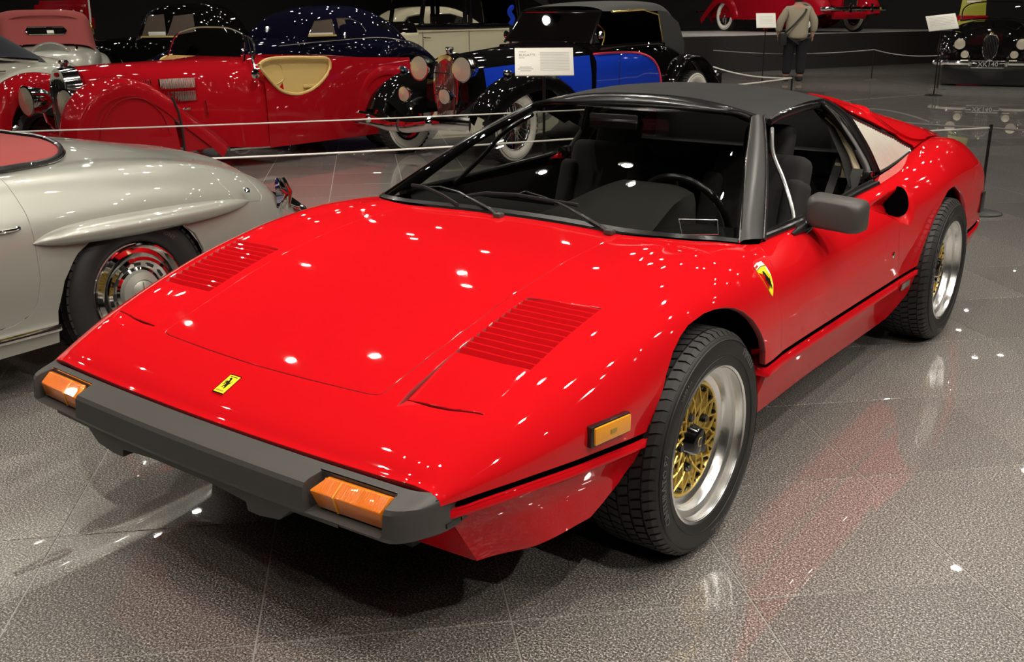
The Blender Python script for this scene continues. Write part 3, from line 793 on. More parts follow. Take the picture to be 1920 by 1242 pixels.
# nose badge: rectangle, 3.4 x 8 cm, lying on the centre of the nose
def nose_fn(u, v, h):
    x = (u - .5) * .044 - .010; y = -.876 + v * .064; X = top_at(x, y)
    return (X[0], X[1] - h * .35, X[2] + h + .0005)
bd = flat_poly('nose_badge', [(0, 0), (1, 0), (1, 1), (0, 1)], nose_fn, M['chrome'], car, .003)
flat_poly('badge_field', [(.07, .05), (.93, .05), (.93, .95), (.07, .95)], nose_fn, M['yellow'], bd, .0006, .003)
flat_poly('badge_horse', [(.18 + .62 * u, .24 + .58 * v) for u, v in HORSE], nose_fn, M['black_trim'], bd, .0005, .0037)
flat_poly('badge_horse', [(.18 + .62 * u, .24 + .58 * v) for u, v in TAIL], nose_fn, M['black_trim'], bd, .0005, .0037)
flat_poly('badge_bar', [(.2, .86), (.8, .86), (.8, .885), (.2, .885)], nose_fn, M['black_trim'], bd, .0005, .0037)
flat_poly('badge_bar', [(.2, .12), (.8, .12), (.8, .17), (.2, .17)], nose_fn, M['gold_dark'], bd, .0005, .0037)
# shield on each front fender
SH = [(.5, 0), (.62, .10), (.80, .34), (.93, .62), (1.0, .88), (.97, .96), (.5, .985), (.03, .96), (0, .88), (.07, .62), (.20, .34), (.38, .10)]
for sg in (1, -1):
    def sh_fn(u, v, h):
        y = .4585 + (u - .5) * .078 * (1 if sg > 0 else -1) * 1; z = .618 + v * .088
        (s, t), = q_side([(y, z)]); X = body(s, t) + np.array([.90, 0, .43]) * (h + .0008)
        return (sg * X[0], X[1], X[2])
    mir_u = (lambda L: L) 
    sh = flat_poly('fender_shield', SH, sh_fn, M['yellow'], car, .002)
    flat_poly('shield_horse', [(.25 + .50 * u, .22 + .62 * v) for u, v in HORSE], sh_fn, M['black_trim'], sh, .0006, .002)
    flat_poly('shield_horse', [(.25 + .50 * u, .22 + .62 * v) for u, v in TAIL], sh_fn, M['black_trim'], sh, .0006, .002)
    flat_poly('shield_top_band', [(0, .93), (.5, .96), (1.0, .93), (.97, 1.04), (.5, 1.07), (.03, 1.04)], sh_fn, mat('shield_white', (.8, .76, .68), .3) if sg > 0 else bpy.data.materials['shield_white'], sh, .0008, .002)
    flat_poly('shield_red_band', [(.02, .965), (.34, .985), (.34, 1.03), (.02, 1.01)], sh_fn, M['red'], sh, .0006, .003)
    flat_poly('shield_rim', [(0, .915), (.5, .945), (1, .915), (1, .93), (.5, .96), (0, .93)], sh_fn, M['black_trim'], sh, .0006, .002)
    # side marker
    sm_ = MB().box((sg * .8725, -.452, .5055), (.020, .140, .052), rz=-.13 * sg * -1 if False else sg * -.155).bevel('side_marker', M['black_trim'], .004, car)
    MB().box((sg * .881, -.450, .5060), (.014, .128, .043), rz=sg * -.155).bevel('marker_lens', M['amber_side'], .004, sm_)
    MB().box((sg * .889, -.452, .506), (.0012, .020, .010), rz=sg * -.155).build('marker_print', M['gold_dark'], sm_)
    # door lock with chrome ring
    MB().lathe([(0, -.004), (.012, -.004), (.013, .001), (.010, .004), (0, .004)], 16, Matrix.Translation((sg * .8905, 1.655, .513)) @ Matrix.Scale(sg, 4, (1, 0, 0))).build('door_lock', M['chrome'], car)
    MB().box((sg * .8835, 1.905, .335), (.006, .105, .026), M=Matrix.Rotation(sg * .12, 3, 'Y')).bevel('maker_plate', mat('plate_grey', (.35, .32, .28), .35, .6) if sg > 0 else bpy.data.materials['plate_grey'], .002, car)
# ================================================================ greenhouse
def glass_pt(u, v):          # u -1..1 across, v 0..1 up the screen
    base = spline([(-.742, .515, .752), (-.700, .44, .768), (-.653, .385, .776), (-.585, .345, .781), (-.444, .322, .783), (-.2, .338, .787), (0, .338, .789), (.2, .338, .787), (.444, .322, .783), (.585, .345, .781), (.653, .385, .776), (.700, .44, .768), (.742, .515, .752)], 6)
    top = spline([(-.482, 1.138, 1.063), (-.44, 1.146, 1.074), (-.25, 1.150, 1.083), (0, 1.152, 1.086), (.25, 1.150, 1.083), (.44, 1.146, 1.074), (.482, 1.138, 1.063)], 12)
    a = base[int(round((u + 1) / 2 * (len(base) - 1)))]; b = top[int(round((u + 1) / 2 * (len(top) - 1)))]
    p = a + (b - a) * v; p[2] += .018 * math.sin(pi * v); p[1] -= .006 * math.sin(pi * v)
    return p
US = np.linspace(-1, 1, 25)
MB().grid([[glass_pt(u * .985, v) for u in US] for v in np.linspace(.0, 1, 9)]).build('windscreen', M['glass'], car)
# black band at the base of the screen and the dark cowl tray below it
MB().grid([[glass_pt(u, v) + np.array([0, -.001, .002]) for u in US] for v in (0, .012, .024)]).build('windscreen_seal', M['black_trim'], car)
MB().tube([glass_pt(u, 1.0) + np.array([0, -.004, .002]) for u in US], .0045, 6).build('chrome_trim', M['chrome'], car)
for sg in (1, -1):
    inner = [glass_pt(sg, v) for v in np.linspace(0, 1, 11)]
    outb, outt = np.array([sg * .778, .640, .742]), np.array([sg * .506, 1.212, 1.062])
    rows_ = []
    for i, v in enumerate(np.linspace(0, 1, 11)):
        a = inner[i] + np.array([0, 0, .001]); b = outb + (outt - outb) * v; b[2] += .020 * math.sin(pi * v); b[0] += sg * .010 * math.sin(pi * v)
        c = (a + b) / 2 + np.array([sg * .008, -.010, .012]); 
        rows_.append([a + np.array([-sg * .004, .02, -.014]), a, a * .7 + c * .3 + np.array([0, 0, .005]), c, b * .75 + c * .25 + np.array([0, 0, .004]), b, b + np.array([-sg * .016, .012, -.012])])
    MB().grid(rows_).build('windscreen_pillar', M['pillar'], car, angle=1.2)
    MB().tube([r[1] + np.array([sg * .003, -.002, .003]) for r in rows_], .0032, 5).build('pillar_chrome', M['chrome'], car)
    MB().tube([r[4] + np.array([sg * .003, -.001, .003]) for r in rows_], .0022, 5).build('pillar_chrome', M['black_trim'], car)
# header
hd = []
for i, u in enumerate(US):
    a = glass_pt(u, 1.0); x = a[0] * 1.045
    zc = 1.126 - .068 * abs(x / .504) ** 2.8
    hd.append([a + np.array([0, .006, -.012]), a, a + np.array([0, .004, .012]), np.array([x, 1.160 + .03 * abs(x / .5) ** 3, zc - .008]), np.array([x, 1.185 + .035 * abs(x / .5) ** 3, zc - .002])])
MB().grid(hd).build('windscreen_header', M['black_trim'], car, angle=1.2)
# targa roof panel
def zs(y): return np.interp(y, [1.17, 1.25, 1.4, 1.6, 1.78], [1.046, 1.060, 1.080, 1.092, 1.091])
def zc_(y): return np.interp(y, [1.17, 1.25, 1.4, 1.6, 1.78], [1.128, 1.136, 1.143, 1.141, 1.135])
rf = []
for k in range(14):
    y = 1.185 + (1.775 - 1.185) * k / 13; r = []
    for j in range(21):
        x = -1 + j / 10; a = abs(x)
        yy = y + (.035 * a ** 3) * (1 - k / 13)
        r.append([x * .517, yy, zc_(yy) - (zc_(yy) - zs(yy)) * a ** 2.6])
    r = [[r[0][0] * .99, r[0][1], r[0][2] - .018]] + r + [[r[-1][0] * .99, r[-1][1], r[-1][2] - .018]]
    rf.append(r)
f0 = [[p[0], p[1] - .002, p[2] - .012] for p in rf[0]]; f1 = [[p[0], p[1] + .004, p[2] - .012] for p in rf[-1]]
roof = MB().grid([f0] + rf + [f1]).build('roof_panel', M['roof_vinyl'], car, angle=1.0)
for sg in (1, -1):
    rail = [(sg * .523, 1.215, 1.045), (sg * .526, 1.30, 1.061), (sg * .528, 1.42, 1.069), (sg * .528, 1.58, 1.072), (sg * .526, 1.72, 1.067), (sg * .525, 1.85, 1.048)]
    MB().tube(spline(rail, 5), .010, 8, flat=1.4).build('roof_rail', M['black_trim'], car)
    MB().tube(spline([(a[0] * 1.012, a[1], a[2] + .008) for a in rail[:5]], 5), .0025, 5).build('rail_chrome', M['chrome'], car)
    side = (lambda L: L) if sg == 1 else mir
    # B-pillar cover ahead of the louvre window
    bp = [(1.74, 2.08), (1.80, 1.86), (1.865, 1.62), (1.885, 1.45), (1.93, .8), (1.995, .0), (1.87, .0), (1.80, .6), (1.745, 1.2), (1.70, 1.7), (1.68, 2.08)]
    patch('pillar_cover', sail, side(bp), M['black_trim'], car, h=.03, gap=.001, fl=.012, lift=.001)
    X = [np.array(sail(s, t)) * [sg, 1, 1] + np.array([sg * .003, 0, .001]) for s, t in [(1.755, 1.95), (1.80, 1.5), (1.84, 1.0), (1.885, .5), (1.925, .03)]]
    MB().tube(spline(X, 5), .0035, 6).build('pillar_chrome', M['chrome'], car)
    MB().tube(spline([(x * sg, y, z) for x, y, z in [(.545, 1.76, 1.030), (.60, 1.79, .972), (.665, 1.80, .885), (.715, 1.79, .810), (.728, 1.76, .755)]], 6), .014, 10).build('door_seal', M['bumper'], car)
    MB().tube(spline([(x * sg, y, z) for x, y, z in [(.52, 1.775, 1.010), (.575, 1.81, .950), (.635, 1.82, .865), (.68, 1.80, .78)]], 6), .014, 8).build('cream_pillar_trim', M['cream_trim'], car)
    # belt line trim along the door and its chrome tip
    bl = [body(s, t) * np.array([sg, 1, 1]) + np.array([0, 0, .004]) for s, t in [(.62, 2.9), (.75, 2.62), (1.0, 2.50), (1.3, 2.48), (1.55, 2.50), (1.72, 2.62)]]
    MB().tube(spline(bl, 6), .012, 8).build('belt_trim', M['black_trim'], car)
    MB().tube(spline([b + np.array([-sg * .02, 0, .006]) for b in bl], 6), .008, 6).build('belt_seal', M['black_trim'], car)
    tip = [np.array([sg * .735, 1.725, .80]), np.array([sg * .75, 1.735, .785]), np.array([sg * .775, 1.76, .762])]
    MB().tube(tip, [.014, .009, .003], 6).build('pillar_tip', M['chrome'], car)
    MB().box((sg * .725, 1.76, .79), (.03, .05, .05)).bevel('latch_block', M['black_trim'], .006, car)
    # vent window divider (pale seal)
    dv = [(.535, 1.215, 1.020), (.60, 1.085, .945), (.66, 1.045, .865), (.72, .985, .785), (.752, .935, .738)]
    MB().tube(spline([(x * sg, y, z) for x, y, z in dv], 6), .008, 8, flat=1.3).build('vent_window_divider', M['alu'] if sg > 0 else M['black_trim'], car)
    MB().grid([[np.array(sail(s_, t_)) * [sg, 1, 1] + np.array([-.03 * sg, 0, -.02]) for t_ in (0, .7, 1.4, 2, 3)] for s_ in (1.72, 1.9, 2.1, 2.3)]).build('quarter_lining', M['interior'], car)
# mirror on the driver's door
mir_h = MB()
def rr(cx, cz, w_, h_, r_, n=5):
    out = []
    for (sx, sz, a0) in ((1, 1, 0), (-1, 1, 90), (-1, -1, 180), (1, -1, 270)):
        for k in range(n + 1):
            a = radians(a0 + 90 * k / n); out.append((cx + sx * (w_ / 2 - r_) + r_ * cos(a), cz + sz * (h_ / 2 - r_) + r_ * sin(a)))
    return out
rows_ = []
for (y, k_, r_) in [(.875, .70, .03), (.880, .86, .035), (.892, .955, .035), (.915, 1.0, .03), (.965, 1.0, .025), (.972, .97, .022), (.968, .93, .02)]:
    rows_.append([(.895 + px, y + .02 * (px / .09), .795 + pz - .12 * (px) * 1.0) for px, pz in rr(0, 0, .178 * k_, .108 * k_, r_)])
mh = MB().grid(rows_, closeu=True, cap0=True, cap1=True).build('door_mirror', M['bumper'], car, angle=.9)
MB().tube([(.812, .925, .765), (.806, .905, .740), (.80, .885, .728)], [.024, .019, .017], 10).build('mirror_stem', M['black_trim'], mh)
MB().tube([(.806, .93, .752), (.802, .86, .740), (.800, .80, .735)], [.023, .016, .009], 10, flat=.7).build('mirror_foot', M['black_trim'], mh)
# wipers
arm1 = [(-.005, .288, .788), (-.03, .315, .800), (-.21, .43, .832), (-.32, .485, .862), (-.39, .50, .866)]
ws = MB().tube(WIP['arm1'], [.008, .0075, .006, .0045, .003], 8, flat=.6).build('wiper_arm', M['black_trim'], car)
MB().tube(WIP['blade1'], .0045, 6, flat=1.6).build('wiper_blade', M['black_matte'], ws)
MB().box(WIP['arm1'][0], (.028, .03, .016)).bevel('wiper_hinge', M['bumper'], .004, ws)
ws = MB().tube(WIP['arm2'], [.008, .0075, .006, .005, .004, .003], 8, flat=.6).build('wiper_arm', M['black_trim'], car)
MB().tube(WIP['blade2'], .0045, 6, flat=1.6).build('wiper_blade', M['black_matte'], ws)
MB().box(WIP['arm2'][0], (.028, .03, .016)).bevel('wiper_hinge', M['bumper'], .004, ws)
MB().tube(WIP['sticker'] + WIP['sticker'][:1], .0010, 4).build('glass_label', M['alu'], car)

# ================================================================ interior
tub = MB()
tub.add([(-.70, .5, .50), (.70, .5, .50), (.70, 1.9, .40), (-.70, 1.9, .40)], [(0, 1, 2, 3)])
for sg in (1, -1):
    tub.add([(sg * .74, .55, .73), (sg * .76, 1.75, .73), (sg * .74, 1.75, .35), (sg * .72, .55, .35)], [(0, 1, 2, 3)])
tub.add([(-.70, 1.86, .35), (.70, 1.86, .35), (.66, 1.90, .86), (-.66, 1.90, .86)], [(0, 1, 2, 3)])
tub.build('cabin_lining', M['interior'], car)
rows_ = []
for x in np.linspace(-.72, .72, 25):
    yb = .36 + .30 * (abs(x) / .74) ** 3.2
    rows_.append([[x, yb, .762 - .02 * (abs(x) / .74) ** 3], [x, yb + .10, .765], [x, .74, .745], [x, .80, .70], [x, .80, .55]])
MB().grid(rows_).build('dashboard', M['interior'], car, angle=1)
# instrument binnacle: grey hood in front of the driver
rows_ = []
for k in range(15):
    u = k / 14; x = .02 + .47 * u if False else -.005 + .475 * u
    hgt = .105 * min(1, 1.9 * u ** .75, 1) * (1 if u < .86 else 1 - ((u - .86) / .14) ** 2 * .30)
    hgt = .105 * min(1, max(0, u / .42)) ** .8 * (1 - .22 * max(0, (u - .80) / .20) ** 2)
    rows_.append([[x, .46, .765], [x, .53, .765 + hgt * .40], [x, .60, .765 + hgt * .78], [x, .68, .765 + hgt], [x, .74, .765 + hgt * 1.0], [x, .76, .745 + hgt * .8], [x, .77, .70]])
MB().grid(rows_, cap0=True, cap1=True).build('instrument_hood', M['dash'], car, angle=1.2)
# steering wheel
sw = bpy.data.objects.new('steering_wheel', None)
cw, nw = Vector((.335, .93, .705)), Vector((0, -.88, -.34)).normalized()
Mw = Matrix.Translation(cw) @ nw.to_track_quat('X', 'Z').to_matrix().to_4x4()
rim = [Mw @ Vector((0, .180 * cos(2 * pi * k / 40), .180 * sin(2 * pi * k / 40))) for k in range(41)]
st = MB().tube(rim, .0145, 10, cap=False).build('steering_wheel', M['black_trim'], car)
for a in (90, 210, 330):
    MB().tube([Mw @ Vector((.0, .03 * cos(radians(a)), .03 * sin(radians(a)))), Mw @ Vector((0, .172 * cos(radians(a)), .172 * sin(radians(a))))], .010, 6, flat=.4).build('wheel_spoke', M['alu'], st)
MB().lathe([(0, -.03), (.035, -.03), (.04, 0), (0, .01)], 20, Mw).build('horn_boss', M['black_matte'], st)
MB().tube([cw, cw + Vector((0, -.2, -.08))], .03, 10).build('steering_column', M['interior'], st)
for sg, nm in ((1, 'driver'), (-1, 'passenger')):
    x0 = .355 * sg
    def pad(cx, cy, cz, w_, d_, h_, tilt, name, m_, bw):
        Mt = Matrix.Rotation(tilt, 3, 'X')
        return MB().box((cx, cy, cz), (w_, d_, h_), M=Mt).bevel(name, m_, bw, car, 4)
    pad(x0, 1.25, .42, .48, .50, .13, .12, 'seat_cushion', M['seat'], .05)
    pad(x0, 1.53, .655, .40, .12, .46, -.30, 'seat_back', M['seat'], .055)
    for q in (1, -1): pad(x0 + q * .175, 1.485, .615, .08, .14, .36, -.30, 'seat_bolster', M['seat'], .038)
    pad(x0, 1.63, .90, .205, .10, .185, -.22, 'headrest', M['seat'], .045)
    bt = MB().add([(sg * .57, 1.84, .86), (sg * .605, 1.84, .86), (sg * .58, 1.62, .50), (sg * .545, 1.62, .50)], [(0, 1, 2, 3)]).build('seat_belt', M['belt'], car)
    if sg > 0:
        MB().box((.60, 1.82, .80), (.06, .01, .06)).bevel('belt_anchor', M['cream_trim'], .004, car)
        MB().add([(.66, 1.77, .82), (.705, 1.77, .82), (.68, 1.72, .66), (.635, 1.72, .66)], [(0, 1, 2, 3)]).build('seat_belt', M['belt'], car)
MB().grid([[(x, y, .004 + zc_(y) - .022 - (zc_(y) - zs(y)) * abs(x / .517) ** 2.6 - .012) for x in np.linspace(-.49, .49, 9)] for y in (1.19, 1.4, 1.6, 1.76, 1.96)]).build('headliner', M['black_matte'], car)
MB().box((-.02, 1.02, 1.035), (.21, .015, .055)).bevel('rear_view_mirror', M['black_trim'], .008, car)
# ================================================================ wheels of the sports car
def make_wheel(xo, R=.3155, lip=.2225, halfw=.105):
    """wheel in local coordinates: outer face towards +x, lip plane at x = 0"""
    w_ = bpy.data.objects.new('wheel', None); link(w_, car)
    ti = -2 * halfw - .006
    # carcass
    prof = [(lip - .010, .000), (lip + .002, .004), (lip + .012, .006), (.250, .010), (.272, .0115), (.288, .008), (.300, -.001), (R - .009, -.014), (R - .0065, -.03), (R - .0060, ti / 2), (R - .0065, ti + .03), (R - .009, ti + .014), (.300, ti), (.272, ti - .008), (lip, ti)]
    ty = MB().lathe(prof, 96).build('tyre', M['rubber'], w_, angle=1.0)
    MB().lathe([(.2895, .0076), (.2905, .0096), (.2922, .0072)], 96).build('tyre_ridge', M['rubber'], ty, angle=2)
    MB().lathe([(.2455, .0098), (.2462, .0112), (.2470, .0100)], 96).build('tyre_ridge', M['rubber'], ty, angle=2)
    # tread: shoulder blocks and slanted centre blocks
    NB = 66
    tb = MB()
    for k in range(NB):
        a0 = 2 * pi * k / NB
        def P_(x, r, da): a = a0 + da; return (x, r * cos(a), r * sin(a))
        w1 = 2 * pi / NB * .78
        for (xa, xb, ra_, rb_, sk) in [(.000, -.030, .3005, R - .0005, .022), (-.036, -.066, R, R, .034), (-.072, -.100, R, R, .03), (-.108, -.136, R, R, -.03), (-.142, -.172, R, R, -.034), (-.178, ti, R - .0005, .3005, -.022)]:
            if ra_ < R - .001: xs = [(xa, ra_ , 0), (xa - .012, R - .0045, 0.0), (xb, rb_, sk)]
            elif rb_ < R - .001: xs = [(xa, ra_, 0), (xb + .012, R - .0045, sk), (xb, rb_, sk)]
            else: xs = [(xa, ra_, 0), (xb, rb_, sk)]
            V = []
            for (x, r, s_) in xs:
                V += [P_(x, r, s_), P_(x, r, s_ + w1), P_(x, r - .010, s_ + w1), P_(x, r - .010, s_)]
            F_ = [(0, 3, 2, 1)]
            for i in range(len(xs) - 1):
                b = 4 * i; F_ += [(b, b + 1, b + 5, b + 4), (b + 1, b + 2, b + 6, b + 5), (b + 3, b, b + 4, b + 7)]
            b = 4 * (len(xs) - 1); F_.append((b, b + 1, b + 2, b + 3))
            tb.add(V, F_)
    tag(tb.build('tread_blocks', M['rubber'], ty, smooth=False), kind='stuff')
    # rim barrel: polished lip, stepped barrel
    prof = [(lip - .012, -.014), (lip + .001, -.002), (lip + .0015, .003), (lip - .003, .006), (lip - .008, .003), (lip - .0105, -.006), (lip - .013, -.022), (.192, -.027), (.188, -.032), (.183, -.052), (.178, -.056), (.166, -.060), (.163, -.064), (.162, -.12), (.19, ti)]
    MB().lathe(prof, 96).build('rim', M['alu'], w_, angle=.6)
    # gold lattice centre, slightly dished
    fx = -.062
    disc = MB().lathe([(.163, fx + .001), (.155, fx + .004), (.150, fx - .006), (.10, fx - .030), (.045, fx - .024), (0, fx - .024)], 64).build('wheel_centre', M['gold_dark'], w_)
    MB().lathe([(.163, fx - .003), (.1625, fx + .006), (.155, fx + .007), (.152, fx + .002), (.152, fx - .006)], 64).build('lattice_ring', M['gold'], disc)
    ns = 16
    def Q(r, a, h): return (h, r * cos(a), r * sin(a))
    for k in range(ns):
        for sgn in (1, -1):
            a = 2 * pi * k / ns; sk = sgn * 2 * pi / ns * 1.5
            pts = [Q(.042, a, fx + .002), Q(.075, a + sk * .38, fx + .006), (Q(.112, a + sk * .72, fx + .008)), Q(.153, a + sk, fx + .004)]
            MB().tube(pts, [.0036, .0030, .0028, .0030], 5, flat=1.3, up=(1, 0, 0)).build('lattice_spoke', M['gold'], disc)
    for k in range(32):
        a = 2 * pi * (k + .5) / 32
        MB().lathe([(0, fx + .010), (.004, fx + .010), (.0062, fx + .005), (.0062, fx - .006)], 8, Matrix.Rotation(a, 4, 'X') @ Matrix.Translation((0, .1435, 0))).build('rim_bolt', M['gloss_black'], disc)
    for k in range(5):
        a = 2 * pi * (k + .2) / 5
        MB().lathe([(0, fx + .020), (.010, fx + .020), (.013, fx + .012), (.014, fx - .02)], 10, Matrix.Rotation(a, 4, 'X') @ Matrix.Translation((0, .076, 0))).build('wheel_nut', M['gloss_black'], disc)
    cap = MB().lathe([(0, fx + .034), (.033, fx + .034), (.037, fx + .031), (.043, fx + .008), (.047, fx + .004), (.048, fx - .004)], 32).build('centre_cap', M['gloss_black'], disc)
    # raised crescent mark on the cap
    MB().tube([(fx + .0345, .013 * cos(radians(q)), .013 * sin(radians(q))) for q in range(30, 300, 30)], .0012, 4).build('cap_mark', M['gold'], cap)
    # disc brake / inner dark face
    MB().lathe([(0, ti * .75), (.16, ti * .75)], 32).build('brake_disc', M['black_matte'], w_)
    return w_, ty
def ring_text(body_txt, size, r, a_mid, x, parent, name='tyre_lettering', mt=None, flipx=1):
    cu = bpy.data.curves.new('t', 'FONT'); cu.body = body_txt; cu.size = size; cu.align_x = 'CENTER'; cu.align_y = 'CENTER'; cu.extrude = .0006; cu.resolution_u = 2
    to = bpy.data.objects.new('t', cu); COL.objects.link(to)
    bpy.context.view_layer.update()
    me = to.evaluated_get(bpy.context.evaluated_depsgraph_get()).to_mesh()
    V = []
    for v in me.vertices:
        a = a_mid - v.co.x / r; rr_ = r + v.co.y
        V.append((x + v.co.z, -rr_ * cos(a) * flipx * -1, rr_ * sin(a)))
    F_ = [tuple(p.vertices) for p in me.polygons]
    bpy.data.objects.remove(to)
    return mobj(name, V, F_, mt or M['rubber_letter'], parent, smooth=False)
wheels = []
for (y, R_) in ((0, .3155), (2.34, .3195)):
    w_, ty = make_wheel(.92, R_)
    # seen from outside, text runs round the ring: local +y is towards the rear
    ring_text('CINTURATO P7', .030, .2745, radians(167), .0118, ty)
    ring_text('PIRELLI', .030, .2745, radians(25), .0118, ty)
    ring_text('PIRELLI', .030, .2745, radians(262), .0118, ty)
    ring_text('205/55 R16', .014, .2745, radians(110), .0118, ty)
    w_.location = (.921 if y == 0 else .938, y, R_ - .001)
    if y == 0: w_.rotation_euler = (radians(20), 0, radians(0))
    wheels.append(w_)
    c = copy_tree(w_, car); c.location = (-w_.location[0], y, R_ - .001); c.rotation_euler = (0, 0, pi)
# ================================================================ the hall
def wall(name, c, d, m_=None):
    o = MB().box(c, d).build(name, m_ or M['black_wall'], None, smooth=False); tag(o, kind='structure'); return o
wall('wall_left', (-27.9, 10, 2.6), (.2, 42, 5.2)); wall('wall_right', (9.1, 10, 2.6), (.2, 42, 5.2))
wall('wall_back', (-9.4, 31.1, 2.6), (37.2, .2, 5.2)); wall('wall_front', (-9.4, -11.1, 2.6), (37.2, .2, 5.2))
wall('ceiling', (-9.4, 10, CEIL + .1), (37.2, 42.4, .2), mat('black_ceiling', (.006, .0055, .005), .9))
wall('baseboard_back', (-9.4, 30.96, .06), (37, .06, .12)); 
M['lamp_lens'] = mat('lit_lamp_lens', (1, 1, 1), .5, emit=(1.0, .93, .82), es=LENS)
lm = MB().lathe([(0, .16), (.07, .16), (.085, .14), (.085, -.10), (.075, -.12), (.068, -.10), (.06, -.085)], 16, Matrix.Rotation(-pi / 2, 4, 'Y')).build('ceiling_lamp', M['black_trim'], None)
ll_ = MB().add([(.052 * cos(2 * pi * k / 12), .052 * sin(2 * pi * k / 12), -.095) for k in range(12)], [tuple(range(11, -1, -1))]).build('lamp_lens', M['lamp_lens'], lm, smooth=False, fix=False)
EXTRA = []
for i in range(15):
    for j in range(13):
        x = -24 + i * 2.2 + .5 * sin(i * 5.1 + j * 3.3); y = -3.5 + j * 2.5 + .5 * sin(i * 2.7 + j * 4.9)
        if all(math.hypot(x - a, y - b) > .5 for a, b, _ in LAMPS): EXTRA.append((x, y, None))
for k, (x, y, aim) in enumerate(LAMPS + EXTRA):
    o = lm if k == 0 else copy_tree(lm)
    o.location = (x, y, CEIL - .2); tag(o, 'small black ceiling spotlight can hanging high over the hall', 'lamp', 'ceiling spotlights over the cars')
# display platform for the car at the far end
pa, pb = Vector((-16.5, 17.2, 0)), Vector((-1.5, 32.0, 0))
u_ = (Vector((-5.99, 27.9, 0)) - Vector((-8.92, 20.45, 0))).normalized(); nrm_ = Vector((-u_.y, u_.x, 0))
p0 = Vector((-8.92, 20.45, 0)) - u_ * 1.2; p1 = p0 + u_ * 10.6
q0, q1 = p0 + nrm_ * 5.2, p1 + nrm_ * 4.6
pf = MB(); 
for z0, z1 in ((0, .86),):
    V = [(*p.xy, z) for z in (z0, z1) for p in (p0, p1, q1, q0)]
    pf.add(V, [(4, 5, 6, 7), (0, 1, 5, 4), (1, 2, 6, 5), (2, 3, 7, 6), (3, 0, 4, 7)])
plat = pf.build('display_platform', mat('platform_side', (.010, .007, .0065), .6), None, smooth=False)
tag(plat, 'long low black display platform under the dark red saloon', 'platform')
V = [(*p.xy, .875) for p in (p0, p1, q1, q0)] + [(*p.xy, .861) for p in (p0, p1, q1, q0)]
MB().add(V, [(0, 1, 2, 3), (0, 4, 5, 1), (1, 5, 6, 2)]).build('platform_top', mat('platform_top_grey', (.36, .35, .33), .35), plat, smooth=False)
# ================================================================ kit for the older cars (local frame: nose towards -y)
M['whitewall'] = mat('whitewall_rubber', (.88, .85, .76), .45)
M['tread'] = mat('old_tread_rubber', (.030, .027, .025), .6)
M['lens'] = mat('lamp_glass', (.85, .78, .62), .30, .75, .6)
M['black_paint'] = mat('black_paint', (.004, .0038, .0038), .3, 0, 1.0, 0)
M['navy_paint'] = mat('navy_paint', (.004, .004, .012), .3, 0, 1.0, 0)
M['silver_paint'] = mat('silver_paint', (.31, .312, .272), .38, .40, .8)
M['cream_paint'] = mat('cream_paint', (.58, .54, .38), .45, 0, 1.0, 0)
M['grey_green'] = mat('grey_green_paint', (.46, .47, .40), .45, .2, 1.0, 0)
M['blue_paint'] = mat('blue_paint', (.010, .045, .48), .4, 0, 1.0, 0)
M['old_red'] = mat('deep_red_paint', (.36, .0055, .011), .5, 0, 1.0, 0)
M['crimson'] = mat('crimson_paint', (.34, .005, .013), .5, 0, 1.0, 0)
M['pink_line'] = mat('coach_line', (.85, .04, .10), .4)
M['red_cloth'] = mat('red_canvas', (.28, .046, .042), .85, bump=(300, .2, .002))
M['red_leather'] = mat('red_tonneau', (.27, .036, .032), .65)
M['navy_cloth'] = mat('navy_canvas', (.018, .022, .032), .8)
M['grey_cloth'] = mat('grey_canvas', (.042, .042, .040), .85)
M['tan'] = mat('tan_leather', (.66, .47, .17), .5)
M['dark_glass'] = mat('dark_window_glass', (.006, .006, .006), .03, 0, 1.0)
M['brass'] = mat('brass', (.85, .62, .20), .15, 1.0)
def hull(name, secs, m_, parent, ny=5, capf=True, capb=True, angle=.9, sub=4):
    """secs: [(y, [(x, z) half profile from the top centre down to the bottom edge])]"""
    n = len(secs[0][1])
    key = [np.array([c for (x, z) in pr for c in (x, z)] + [y]) for y, pr in secs]
    rows_ = []
    for k in spline(key, ny):
        pr = [(k[2 * i], k[2 * i + 1]) for i in range(n)]; y = k[-1]
        pr = [tuple(q) for q in spline(pr, sub)]
        half = [(max(x, 0), y, z) for x, z in pr]
        rows_.append([(-x, y_, z) for x, y_, z in half[::-1]] + half[1:])
    return MB().grid(rows_, cap0=capf, cap1=capb).build(name, m_, parent, angle=angle)
def strip(name, pts, w_, m_, parent, axis=0):
    return MB().tube(pts, w_, 6).build(name, m_, parent)
